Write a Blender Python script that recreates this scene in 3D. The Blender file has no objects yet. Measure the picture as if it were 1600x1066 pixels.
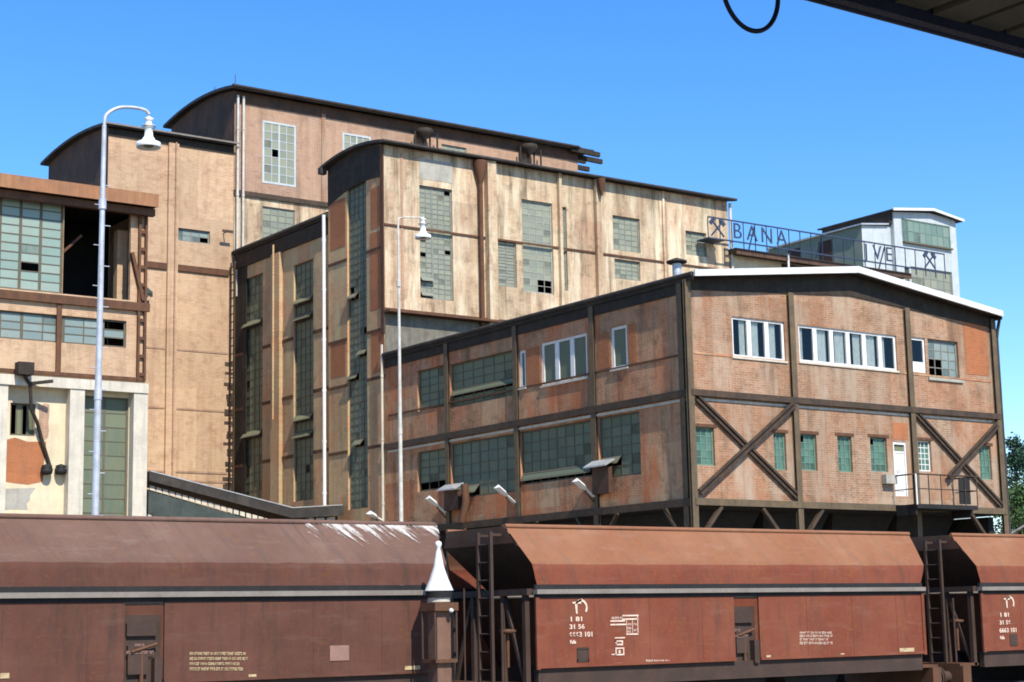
import bpy, math, random
from mathutils import Vector, Matrix
random.seed(7)
R = math.radians
sc = bpy.context.scene
col = sc.collection
# ------------------------------------------------------------------ camera
FPX = 2692.945
HD, PT, RL = R(35.56219614), R(9.30355062), R(-1.14565473)
EYE = Vector((0, 0, 2.8))
fw = Vector((math.sin(HD)*math.cos(PT), math.cos(HD)*math.cos(PT), math.sin(PT)))
_r = Vector((math.cos(HD), -math.sin(HD), 0)); _u = _r.cross(fw)
rt = _r*math.cos(RL) + _u*math.sin(RL); up = -_r*math.sin(RL) + _u*math.cos(RL)
cam = bpy.data.cameras.new('camera'); co = bpy.data.objects.new('camera', cam); col.objects.link(co)
cam.sensor_width = 36; cam.lens = FPX/1600*36; cam.clip_end = 5000; cam.clip_start = 0.1
m3 = Matrix((rt, up, -fw)).transposed().to_4x4(); m3.translation = EYE
co.matrix_world = m3; sc.camera = co
# survey helpers: where a sight line meets a wall plane of known distance
def ray(x, y): return fw + (x-800)/FPX*rt - (y-533)/FPX*up
def onY(x, y, Y):
    d = ray(x, y); t = Y/d.y; return EYE + d*t
def onX(x, y, X):
    d = ray(x, y); t = X/d.x; return EYE + d*t
def rA(x0, y0, x1, y1, Y):
    a = onY(x0, y0, Y); b = onY(x1, y1, Y); return (a.x, b.x, b.z, a.z)
def rB(x0, y0, x1, y1, X):          # nearer Y is the right-hand side in the view
    a = onX(x0, y0, X); b = onX(x1, y1, X); return (b.y, a.y, b.z, a.z)
# ------------------------------------------------------------------ objects
def tag(o, label=None, cat=None, group=None, kind=None):
    if label: o['label'] = label
    if cat: o['category'] = cat
    if group: o['group'] = group
    if kind: o['kind'] = kind
    return o
def thing(name, loc, label, cat, group=None):
    o = bpy.data.objects.new(name, None); col.objects.link(o); o.location = loc
    o.empty_display_size = .3
    return tag(o, label, cat, group)
def org(p):
    v = Vector((0, 0, 0))
    while p: v = v + p.location; p = p.parent
    return v
class MB:
    def __init__(s): s.v = []; s.f = []; s.m = []; s.sm = []
    def add(s, vs, fs, mi=0, smooth=False):
        n = len(s.v); s.v += [tuple(v) for v in vs]
        for f in fs: s.f.append(tuple(i+n for i in f)); s.m.append(mi); s.sm.append(smooth)
    def quad(s, a, b, c, d, mi=0): s.add([a, b, c, d], [(0, 1, 2, 3)], mi)
    def poly(s, vs, mi=0): s.add(vs, [tuple(range(len(vs)))], mi)
    def box(s, x0, x1, y0, y1, z0, z1, mi=0):
        x0, x1 = min(x0, x1), max(x0, x1); y0, y1 = min(y0, y1), max(y0, y1); z0, z1 = min(z0, z1), max(z0, z1)
        v = [(x, y, z) for z in (z0, z1) for y in (y0, y1) for x in (x0, x1)]
        s.add(v, [(0, 2, 3, 1), (4, 5, 7, 6), (0, 1, 5, 4), (2, 6, 7, 3), (0, 4, 6, 2), (1, 3, 7, 5)], mi)
    def bar(s, a, b, w, h=None, ref=(0, 0, 1), mi=0):      # rectangular bar between two points
        a = Vector(a); b = Vector(b); h = h or w; d = (b-a).normalized(); ref = Vector(ref)
        if abs(d.dot(ref)) > .95: ref = Vector((1, 0, 0))
        sd = d.cross(ref).normalized(); u = sd.cross(d)
        vs = [p + sd*w/2*i + u*h/2*j for p in (a, b) for i, j in ((-1, -1), (1, -1), (1, 1), (-1, 1))]
        s.add(vs, [(0, 3, 2, 1), (4, 5, 6, 7), (0, 1, 5, 4), (1, 2, 6, 5), (2, 3, 7, 6), (3, 0, 4, 7)], mi)
    def tube(s, pts, r, n=8, mi=0, cap=True):
        pts = [Vector(p) for p in pts]; rr = r if isinstance(r, (list, tuple)) else [r]*len(pts); vs = []
        a = None
        for i, p in enumerate(pts):
            d = (pts[min(i+1, len(pts)-1)] - pts[max(i-1, 0)]).normalized()
            if a is None:
                ref = Vector((0, 0, 1)) if abs(d.z) < .9 else Vector((0, 1, 0)); a = d.cross(ref).normalized()
            else: a = (a-d*a.dot(d)).normalized()
            b = a.cross(d)
            for k in range(n):
                t = 2*math.pi*k/n; vs.append(p + (a*math.cos(t)+b*math.sin(t))*rr[i])
        fs = []
        for i in range(len(pts)-1):
            for k in range(n):
                fs.append((i*n+k, i*n+(k+1) % n, (i+1)*n+(k+1) % n, (i+1)*n+k))
        s.add(vs, fs, mi, True)
        if cap:
            e = (len(pts)-1)*n
            s.add(vs[:n], [tuple(range(n))], mi); s.add(vs[e:], [tuple(reversed(range(n)))], mi)
    def lathe(s, c, prof, n=20, mi=0, smooth=True):
        c = Vector(c); vs = []
        for r, z in prof:
            for k in range(n):
                t = 2*math.pi*k/n; vs.append(c+Vector((r*math.cos(t), r*math.sin(t), z)))
        fs = [(i*n+k, i*n+(k+1) % n, (i+1)*n+(k+1) % n, (i+1)*n+k) for i in range(len(prof)-1) for k in range(n)]
        s.add(vs, fs, mi, smooth)
    def prismX(s, prof, x0, x1, mi=0):      # profile of (y,z) extruded along X
        n = len(prof); vs = [(x0, y, z) for y, z in prof]+[(x1, y, z) for y, z in prof]
        s.add(vs, [tuple(reversed(range(n))), tuple(range(n, 2*n))]+[(i, (i+1) % n, n+(i+1) % n, n+i) for i in range(n)], mi)
    def prismY(s, prof, y0, y1, mi=0):      # profile of (x,z) extruded along Y
        n = len(prof); vs = [(x, y0, z) for x, z in prof]+[(x, y1, z) for x, z in prof]
        s.add(vs, [tuple(range(n)), tuple(reversed(range(n, 2*n)))]+[(i, n+i, n+(i+1) % n, (i+1) % n) for i in range(n)], mi)
    def facade(s, ax, c, u0, u1, z0, z1, ops, depth=.18, mi=0, rmi=None):
        """wall sheet with real openings and reveals; ax 'Y' looks to -Y, ax 'X' looks to -X"""
        rmi = mi if rmi is None else rmi
        ops = [(max(a, u0), min(b, u1), max(d, z0), min(e, z1)) for a, b, d, e in ops]
        us = sorted(set([u0, u1]+[o[0] for o in ops]+[o[1] for o in ops]))
        zs = sorted(set([z0, z1]+[o[2] for o in ops]+[o[3] for o in ops]))
        P = (lambda u, z, d=0: (u, c+d, z)) if ax == 'Y' else (lambda u, z, d=0: (c+d, u, z))
        for i in range(len(us)-1):
            for j in range(len(zs)-1):
                a, b, d, e = us[i], us[i+1], zs[j], zs[j+1]; cu = (a+b)/2; cz = (d+e)/2
                if any(o[0] < cu < o[1] and o[2] < cz < o[3] for o in ops): continue
                q = [P(a, d), P(b, d), P(b, e), P(a, e)]
                s.quad(*(q if ax == 'Y' else q[::-1]), mi)
        for a, b, d, e in ops:
            s.quad(P(a, d), P(a, e), P(a, e, depth), P(a, d, depth), rmi); s.quad(P(b, d), P(b, d, depth), P(b, e, depth), P(b, e), rmi)
            s.quad(P(a, d), P(a, d, depth), P(b, d, depth), P(b, d), rmi); s.quad(P(a, e), P(b, e), P(b, e, depth), P(a, e, depth), rmi)
    def build(s, name, mats, parent=None, label=None):
        o0 = org(parent); me = bpy.data.meshes.new(name)
        me.from_pydata([(v[0]-o0.x, v[1]-o0.y, v[2]-o0.z) for v in s.v], [], s.f)
        for m in (mats if isinstance(mats, (list, tuple)) else [mats]): me.materials.append(m)
        me.polygons.foreach_set('material_index', s.m); me.polygons.foreach_set('use_smooth', s.sm); me.update()
        ob = bpy.data.objects.new(name, me); col.objects.link(ob)
        if parent: ob.parent = parent
        if label: ob['label'] = label
        return ob
def B(name, mat, parent, *boxes, label=None):
    m = MB()
    for b in boxes: m.box(*b)
    return m.build(name, mat, parent, label)
def bake(o):
    dg = bpy.context.evaluated_depsgraph_get(); me = bpy.data.meshes.new_from_object(o.evaluated_get(dg)); n = bpy.data.objects.new(o.name, me)
    nm = o.name.split('.')[0]; par, loc, rot, scl = o.parent, o.location.copy(), o.rotation_euler.copy(), o.scale.copy(); bpy.data.objects.remove(o); n.name = nm
    col.objects.link(n); n.parent = par; n.location = loc; n.rotation_euler = rot; n.scale = scl; return n

# ------------------------------------------------------------------ materials
class NT:
    def __init__(s, name):
        s.m = bpy.data.materials.new(name); s.m.use_nodes = True; s.t = s.m.node_tree; s.t.nodes.clear()
        s.out = s.n('ShaderNodeOutputMaterial'); s.b = s.n('ShaderNodeBsdfPrincipled'); s.l(s.b.outputs[0], s.out.inputs[0])
    def n(s, t, **k):
        x = s.t.nodes.new(t)
        for a, b in k.items(): setattr(x, a, b)
        return x
    def l(s, a, b): s.t.links.new(a, b)
    def inp(s, node, key, v):
        if hasattr(v, 'is_output'): s.l(v, node.inputs[key])
        else: node.inputs[key].default_value = v
    def math(s, op, a, b=0.0):
        x = s.n('ShaderNodeMath', operation=op); s.inp(x, 0, a); s.inp(x, 1, b); return x.outputs[0]
    def mix(s, f, a, b, mode='MIX'):
        x = s.n('ShaderNodeMix', data_type='RGBA', blend_type=mode)
        s.inp(x, 0, f); s.inp(x, 6, a if hasattr(a, 'is_output') else (*a, 1)); s.inp(x, 7, b if hasattr(b, 'is_output') else (*b, 1)); return x.outputs[2]
    def ramp(s, f, a, b, lo=0.0, hi=1.0):
        x = s.n('ShaderNodeMapRange'); s.inp(x, 0, f); x.inputs[1].default_value = a; x.inputs[2].default_value = b
        x.inputs[3].default_value = lo; x.inputs[4].default_value = hi; return x.outputs[0]
    def obj(s): return s.n('ShaderNodeTexCoord').outputs['Object']
    def wall_uv(s):
        q = s.n('ShaderNodeSeparateXYZ'); s.l(s.obj(), q.inputs[0])
        return s.math('ADD', q.outputs[0], q.outputs[1]), q.outputs[2]
    def vec(s, x, y, z=0.0):
        c = s.n('ShaderNodeCombineXYZ'); s.inp(c, 0, x); s.inp(c, 1, y); s.inp(c, 2, z); return c.outputs[0]
    def noise(s, v, scale, detail=4, rough=.6):
        x = s.n('ShaderNodeTexNoise'); s.l(v, x.inputs['Vector']); x.inputs['Scale'].default_value = scale
        x.inputs['Detail'].default_value = detail; x.inputs['Roughness'].default_value = rough; return x.outputs[0]
    def bump(s, h, st, d=.02):
        x = s.n('ShaderNodeBump'); x.inputs['Strength'].default_value = st; x.inputs['Distance'].default_value = d
        s.l(h, x.inputs['Height']); s.l(x.outputs[0], s.b.inputs['Normal'])
def brick(name, c1, c2, mortar, other, stain, amt=.5, pw=2.2, ph=1.7, pvar=.5, streak=.35, lime=None):
    """brickwork: courses, panel-to-panel differences, blotches, soot and rust runs"""
    t = NT(name); u, z = t.wall_uv(); v = t.vec(u, z)
    b = t.n('ShaderNodeTexBrick'); t.l(v, b.inputs['Vector'])
    b.inputs['Color1'].default_value = (*c1, 1); b.inputs['Color2'].default_value = (*c2, 1); b.inputs['Mortar'].default_value = (*mortar, 1)
    b.inputs['Scale'].default_value = 1; b.inputs['Brick Width'].default_value = .29; b.inputs['Row Height'].default_value = .085
    b.inputs['Mortar Size'].default_value = .011; b.inputs['Bias'].default_value = -.1
    wob = t.math('MULTIPLY', t.math('SUBTRACT', t.noise(v, .9, 2), .5), .5)
    pu = t.math('FLOOR', t.math('DIVIDE', t.math('ADD', u, wob), pw)); pz = t.math('FLOOR', t.math('DIVIDE', z, ph))
    wn = t.n('ShaderNodeTexWhiteNoise', noise_dimensions='3D'); t.l(t.vec(pu, pz, 3.7), wn.inputs['Vector'])
    c = t.mix(t.math('MULTIPLY', t.ramp(wn.outputs[0], .35, 1), pvar), b.outputs[0], other)
    c = t.mix(t.math('MULTIPLY', t.ramp(t.noise(v, .55, 6, .65), .42, .68), .6), c, other)
    fine = t.noise(v, 5, 5, .7)
    c = t.mix(t.ramp(fine, .5, .85, 0, .6), c, mortar)
    c = t.mix(t.ramp(t.noise(v, 1.6, 5, .75), .5, .72, 0, amt), c, stain)
    st = t.noise(t.vec(t.math('MULTIPLY', u, 2.2), t.math('MULTIPLY', z, .13)), 1.0, 5, .7)
    st2 = t.noise(t.vec(t.math('MULTIPLY', u, .9), t.math('MULTIPLY', z, .1)), 1.0, 6, .75)
    if lime: c = t.mix(t.ramp(t.noise(t.vec(t.math('MULTIPLY', u, 1.1), t.math('MULTIPLY', z, .25)), .8, 5, .7), .47, .64, 0, .85), c, lime)
    c = t.mix(t.ramp(st, .5, .72, 0, streak), c, stain); c = t.mix(t.ramp(st2, .54, .70, 0, streak), c, stain)
    hs = t.n('ShaderNodeHueSaturation'); t.l(c, hs.inputs['Color']); t.l(t.ramp(wn.outputs[1], 0, 1, .86, 1.12), hs.inputs['Value'])
    t.l(hs.outputs[0], t.b.inputs['Base Color']); t.b.inputs['Roughness'].default_value = .9
    t.b.inputs['Specular IOR Level'].default_value = .2
    t.bump(t.math('ADD', b.outputs[1], t.math('MULTIPLY', fine, -1.2)), .5, .012)
    return t.m
def surf(name, c1, c2, scale=2., c3=None, rough=.7, metal=0., streak=0., sc3=.5, bump=.15, lo=.4, hi=.65, spec=.18, fine=.25):
    t = NT(name); o = t.obj(); c = t.mix(t.ramp(t.noise(o, scale, 6, .65), lo, hi), c1, c2)
    u, z = t.wall_uv()
    if streak:
        s_ = t.noise(t.vec(t.math('MULTIPLY', u, 3.5), t.math('MULTIPLY', z, .25)), 1.3, 5, .7)
        c = t.mix(t.ramp(s_, .48, .7, 0, streak), c, c3 or c2)
    elif c3: c = t.mix(t.ramp(t.noise(o, scale*.35, 6, .7), .5, .7, 0, sc3), c, c3)
    n = t.noise(o, scale*9, 4, .7)
    c = t.mix(t.math('MULTIPLY', t.ramp(n, .35, .75), fine), c, tuple(x*.45 for x in c1))
    t.l(c, t.b.inputs['Base Color'])
    t.l(t.ramp(n, .3, .7, max(.05, rough-.12), min(1, rough+.12)), t.b.inputs['Roughness'])
    t.b.inputs['Metallic'].default_value = metal; t.b.inputs['Specular IOR Level'].default_value = spec
    if bump: t.bump(n, bump, .01)
    return t.m
def dirty_glass(name, a, b, dirt, rough=.3, dark=.25, spec=.3):
    t = NT(name); g = t.n('ShaderNodeNewGeometry'); r = g.outputs['Random Per Island']; o = t.obj()
    c = t.mix(r, a, b)
    c = t.mix(t.math('LESS_THAN', t.math('FRACT', t.math('MULTIPLY', r, 17.3)), dark), c, tuple(x*.6 for x in a))
    u, z = t.wall_uv()
    c = t.mix(t.ramp(t.noise(t.vec(t.math('MULTIPLY', u, 2.5), t.math('MULTIPLY', z, .8)), 1.5, 5, .7), .4, .7, 0, .7), c, dirt)
    t.l(c, t.b.inputs['Base Color']); t.l(t.ramp(r, 0, 1, rough-.12, rough+.2), t.b.inputs['Roughness'])
    t.b.inputs['Specular IOR Level'].default_value = spec
    return t.m
def clear_glass(name):
    t = NT(name); t.t.nodes.remove(t.b); tr = t.n('ShaderNodeBsdfTransparent'); gl = t.n('ShaderNodeBsdfGlossy')
    tr.inputs[0].default_value = (.8, .84, .82, 1); gl.inputs['Roughness'].default_value = .04; gl.inputs[0].default_value = (.9, .95, 1, 1)
    fr = t.n('ShaderNodeFresnel'); fr.inputs[0].default_value = 1.5; mx = t.n('ShaderNodeMixShader')
    t.l(t.math('MULTIPLY', fr.outputs[0], .6), mx.inputs[0]); t.l(tr.outputs[0], mx.inputs[1]); t.l(gl.outputs[0], mx.inputs[2]); t.l(mx.outputs[0], t.out.inputs[0])
    return t.m
M = {}
M['br_tan'] = brick('brick_tan', (0.268, 0.141, 0.077), (0.396, 0.237, 0.139), (0.396, 0.319, 0.232), (0.332, 0.132, 0.058), (.10, .07, .043), .6, 3.4, 1.8, .6, .42, (.40, .30, .21))
M['br_red'] = brick('brick_red', (0.396, 0.131, 0.058), (0.517, 0.199, 0.093), (0.440, 0.296, 0.180), (0.484, 0.331, 0.186), (.10, .065, .038), .75, 2.6, 1.8, .8, .6, (.50, .15, .055))
M['br_orange'] = brick('brick_orange', (.44, .13, .045), (.38, .11, .04), (.34, .19, .10), (.36, .15, .07), (.16, .08, .04), .4, 3, 3, .3, .3)
M['br_peach'] = brick('brick_peach', (0.428, 0.245, 0.138), (0.535, 0.332, 0.198), (0.514, 0.382, 0.259), (0.535, 0.382, 0.231), (.22, .115, .06), .55, 5, 3, .4, .35)
M['br_pink'] = brick('brick_pink', (0.350, 0.194, 0.121), (0.424, 0.254, 0.165), (0.445, 0.346, 0.259), (0.403, 0.243, 0.149), (.16, .10, .065), .5, 4, 3, .4, .5)
M['br_cream'] = brick('brick_cream', (0.458, 0.320, 0.185), (0.530, 0.394, 0.239), (0.562, 0.462, 0.318), (0.447, 0.263, 0.159), (.12, .082, .048), .75, 2.7, 2.8, .8, .85, (.70, .585, .40))
M['br_olive'] = brick('brick_olive', (0.448, 0.269, 0.140), (0.560, 0.358, 0.190), (0.515, 0.403, 0.235), (0.560, 0.224, 0.095), (0.190, 0.157, 0.078), .5, 2.0, 2.2, .5, .5, (.46, .37, .19))
M['plaster'] = surf('cream_plaster', (.66, .56, .375), (.56, .45, .29), 1.2, (.42, .38, .30), .85, streak=.35, bump=.2, fine=.12)
M['concrete'] = surf('pale_concrete', (.62, .56, .44), (.50, .45, .36), 1.5, (.30, .27, .22), .85, streak=.5, fine=.2)
M['dull_grey'] = surf('shaded_recess_grey', (.20, .18, .14), (.13, .115, .09), 2, (.08, .07, .055), .9, streak=.6)
M['grey_plaster'] = surf('grey_plaster', (.42, .40, .33), (.33, .30, .25), 2, (.18, .16, .13), .9, streak=.4)
M['steel'] = surf('painted_steel', (.062, .045, .032), (.105, .066, .04), 3, (.035, .026, .02), .6, .15, streak=.5)
M['steel_lt'] = surf('weathered_column_steel', (.12, .088, .055), (.17, .12, .065), 3, (.06, .042, .028), .65, .1, streak=.5)
M['rust'] = surf('rusty_sheet', (.33, .15, .075), (.24, .12, .065), 1.5, (.40, .26, .13), .8, streak=.4)
M['rust_dk'] = surf('dark_rusty_steel', (.13, .06, .032), (.085, .045, .028), 3, (.2, .09, .04), .75, streak=.4)
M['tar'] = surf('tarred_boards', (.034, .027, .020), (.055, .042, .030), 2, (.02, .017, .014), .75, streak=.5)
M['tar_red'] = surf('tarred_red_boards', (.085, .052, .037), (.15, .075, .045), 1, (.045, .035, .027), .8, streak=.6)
M['roof'] = surf('roofing_felt', (.04, .036, .032), (.07, .06, .05), 2, (.025, .022, .02), .7)
M['zinc'] = surf('zinc_flashing', (.55, .55, .54), (.40, .40, .39), 4, (.3, .28, .26), .45, .4, fine=.1)
M['lamp_white'] = surf('white_enamel', (.86, .86, .83), (.78, .78, .75), 6, rough=.35, fine=.04)
M['white_roof'] = surf('white_roof_edge', (.70, .70, .68), (.58, .58, .56), 3, (.55, .53, .5), .5, .0, fine=.08)
M['white'] = surf('white_paint', (.76, .75, .71), (.66, .65, .61), 4, (.40, .34, .27), .55, streak=.4, fine=.12)
M['white_dirty'] = surf('dirty_white_cladding', (.50, .53, .52), (.42, .46, .455), 2, (.27, .30, .29), .6, streak=.5, fine=.1)
M['galv'] = surf('galvanised_steel', (.55, .57, .60), (.42, .43, .45), 4, (.30, .24, .18), .5, .25, streak=.55, fine=.2)
M['pole_pale'] = surf('pale_painted_pole', (.62, .59, .52), (.48, .45, .38), 4, (.30, .20, .12), .6, .05, streak=.5, fine=.2)
M['green_sheet'] = surf('green_sheeting', (.22, .26, .18), (.28, .29, .22), 1.2, (.33, .25, .19), .7, streak=.35)
M['green_grey'] = surf('green_grey_sheeting', (.05, .065, .058), (.075, .09, .08), 1.5, (.035, .045, .04), .7, streak=.4)
M['frame_grey'] = surf('grey_window_bars', (.24, .245, .21), (.17, .16, .13), 6, (.22, .12, .06), .7)
M['frame_dk'] = surf('dark_window_bars', (.105, .105, .08), (.14, .11, .07), 6, (.15, .08, .04), .7)
M['frame_green'] = surf('green_window_bars', (.12, .22, .16), (.17, .25, .19), 6, (.1, .1, .07), .6)
M['frame_pale'] = surf('pale_window_bars', (.36, .37, .33), (.27, .26, .22), 6, (.22, .14, .08), .7)
M['glass_a'] = dirty_glass('dirty_grey_glass', (0.200, 0.221, 0.167), (0.273, 0.288, 0.207), (0.263, 0.242, 0.154), dark=.06)
M['glass_b'] = dirty_glass('dark_dirty_glass', (0.131, 0.154, 0.092), (0.173, 0.191, 0.114), (0.189, 0.175, 0.092), dark=.06, spec=.06)
M['glass_t'] = dirty_glass('blue_green_dirty_glass', (.155, .215, .20), (.24, .30, .27), (.21, .225, .19), dark=.1)
M['glass_l'] = dirty_glass('pale_green_dirty_glass', (.20, .29, .24), (.27, .35, .29), (.27, .29, .23), dark=.05)
M['glass_g'] = dirty_glass('green_painted_glass', (.055, .135, .095), (.09, .19, .14), (.12, .16, .12), dark=.2)
M['glass_k'] = dirty_glass('grey_green_glass', (.12, .20, .16), (.19, .26, .21), (.2, .22, .18), dark=.1)
M['glass_d'] = dirty_glass('teal_dirty_glass', (0.110, 0.139, 0.097), (0.152, 0.180, 0.123), (0.184, 0.175, 0.101), dark=.05, spec=.06)
M['glass_c'] = clear_glass('clear_glass')
M['curtain'] = surf('pale_curtain', (.80, .80, .74), (.66, .68, .64), 8, rough=.9)
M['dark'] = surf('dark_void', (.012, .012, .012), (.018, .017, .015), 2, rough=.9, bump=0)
M['coal_steel'] = surf('coal_black_steel', (.02, .02, .02), (.032, .028, .025), 2, (.012, .012, .012), .7, streak=.5)
def wagon_paint(name, c1, c2, dark, rust, dust):
    t = NT(name); o = t.obj(); u, z = t.wall_uv(); v = t.vec(u, z)
    c = t.mix(t.ramp(t.noise(o, .7, 6, .7), .38, .64), c1, c2)
    c = t.mix(t.ramp(t.noise(t.vec(t.math('MULTIPLY', u, 3.0), t.math('MULTIPLY', z, .35)), 1.4, 6, .75), .5, .68, 0, .75), c, dark)
    c = t.mix(t.ramp(t.noise(t.vec(t.math('MULTIPLY', u, 7), t.math('MULTIPLY', z, .5)), 1.2, 5, .8), .58, .74, 0, .6), c, rust)
    c = t.mix(t.ramp(t.noise(t.vec(t.math('MULTIPLY', u, .5), t.math('MULTIPLY', z, 3)), 1.6, 5, .75), .55, .75, 0, .5), c, dust)
    big = t.noise(v, 1.7, 8, .8); chips = t.ramp(t.math('ADD', t.noise(v, 14, 4, .7), t.math('MULTIPLY', big, .8)), .98, 1.06)
    c = t.mix(t.math('MULTIPLY', chips, .7), c, rust)
    t.l(c, t.b.inputs['Base Color']); t.b.inputs['Specular IOR Level'].default_value = .08
    t.l(t.ramp(big, .3, .7, .75, 1), t.b.inputs['Roughness'])
    dent = t.noise(v, 1.1, 3, .5)
    t.bump(t.math('ADD', t.math('MULTIPLY', dent, 6), t.math('MULTIPLY', chips, -.3)), .45, .012)
    return t.m
M['wag_brown'] = wagon_paint('wagon_brown', (0.095, 0.041, 0.029), (0.130, 0.058, 0.041), (0.057, 0.038, 0.029), (0.132, 0.055, 0.027), (0.154, 0.095, 0.071))
M['wag_red'] = wagon_paint('wagon_red', (0.171, 0.048, 0.028), (0.209, 0.071, 0.042), (0.099, 0.051, 0.035), (0.220, 0.078, 0.028), (0.237, 0.120, 0.080))
M['wag_brown_top'] = wagon_paint('sunlit_dusty_wagon_brown', (0.127, 0.071, 0.053), (0.162, 0.098, 0.074), (0.092, 0.066, 0.054), (0.162, 0.085, 0.050), (0.216, 0.160, 0.126))  # dust, plus the brighter light on the inward-leaning sheet, painted in
M['wag_red_top'] = wagon_paint('sunlit_dusty_wagon_red', (0.221, 0.091, 0.048), (0.259, 0.125, 0.070), (0.162, 0.097, 0.060), (0.270, 0.120, 0.048), (0.292, 0.177, 0.120))  # sunlight on the upper slope is coloured in along with the dust
M['wag_end'] = surf('shade_dark_wagon_end', (.045, .035, .028), (.075, .05, .038), 1.5, (.03, .025, .02), .7, streak=.5)  # shade on the end sheets is put into this darker colour
M['wag_frame'] = surf('wagon_frame', (.055, .036, .027), (.078, .046, .034), 2, (.05, .04, .03), .7, streak=.4)
M['rail_grey'] = surf('worn_ledge', (.21, .18, .15), (.25, .215, .18), 2, (.13, .09, .065), .65, .0, sc3=.7)
M['paint_cream'] = surf('stencil_cream', (.72, .54, .41), (.45, .27, .20), 7, rough=.8, bump=0, lo=.48, hi=.75)
M['paint_yel'] = surf('stencil_yellow', (.52, .40, .22), (.25, .15, .09), 9, rough=.8, bump=0, lo=.45, hi=.7)
M['lime'] = surf('white_lime', (.55, .50, .45), (.36, .30, .26), 8, rough=.9)
def lime_mat():
    t = NT('lime_spill'); u, z = t.wall_uv(); d = t.math('DIVIDE', t.math('SUBTRACT', 4.6, z), .72)
    sk = t.math('ADD', u, t.math('MULTIPLY', z, .55))
    f = t.noise(t.vec(t.math('MULTIPLY', sk, 5.5), t.math('MULTIPLY', z, .9)), 1.6, 6, .7)
    g = t.noise(t.vec(sk, z), 16, 4, .7); h = t.noise(t.vec(sk, 0.0), 1.3, 2)
    a = t.math('ADD', t.math('SUBTRACT', t.math('ADD', f, t.math('MULTIPLY', t.math('SUBTRACT', g, .5), .25)), t.math('MULTIPLY', d, .42)), t.math('MULTIPLY', t.math('SUBTRACT', h, .5), .5))
    al = t.ramp(a, .40, .52); tr = t.n('ShaderNodeBsdfTransparent'); mx = t.n('ShaderNodeMixShader')
    t.l(t.math('MULTIPLY', al, .85), mx.inputs[0]); t.l(tr.outputs[0], mx.inputs[1]); t.l(t.b.outputs[0], mx.inputs[2]); t.l(mx.outputs[0], t.out.inputs[0])
    t.l(t.mix(g, (.42, .36, .31), (.66, .61, .55)), t.b.inputs['Base Color']); t.b.inputs['Roughness'].default_value = .9
    return t.m
M['lime'] = lime_mat()
M['dull_plate'] = surf('dull_pink_plate', (.29, .17, .13), (.25, .14, .11), 5, rough=.7)
M['post_rust'] = surf('dull_rusty_post', (.19, .10, .065), (.13, .075, .05), 3, (.24, .15, .10), .8, streak=.5)
M['blue_steel'] = surf('blue_sign_steel', (.035, .05, .095), (.05, .065, .10), 5, rough=.6)
M['cable'] = surf('black_cable', (.01, .013, .03), (.015, .02, .045), 5, rough=.5)
M['board'] = surf('stained_boards', (.13, .11, .075), (.095, .08, .055), 1.5, (.08, .07, .05), .8)
M['bark'] = surf('bark', (.10, .075, .05), (.06, .045, .03), 6, rough=.9)
M['leaf'] = surf('leaves', (.045, .095, .03), (.085, .15, .045), 1.2, rough=.6, bump=0, fine=.1)
M['leaf2'] = surf('conifer_needles', (.03, .07, .045), (.05, .10, .06), 1.2, rough=.6, bump=0, fine=.1)
M['ballast'] = surf('ballast', (.17, .15, .13), (.11, .095, .08), 3, (.2, .17, .14), .95, bump=.6)
M['ground'] = surf('dusty_ground', (.24, .20, .15), (.16, .13, .10), .2, (.10, .085, .07), .95, bump=.3)
M['tile_brown'] = surf('brown_box', (.085, .045, .03), (.065, .035, .025), 4, rough=.7)
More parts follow.
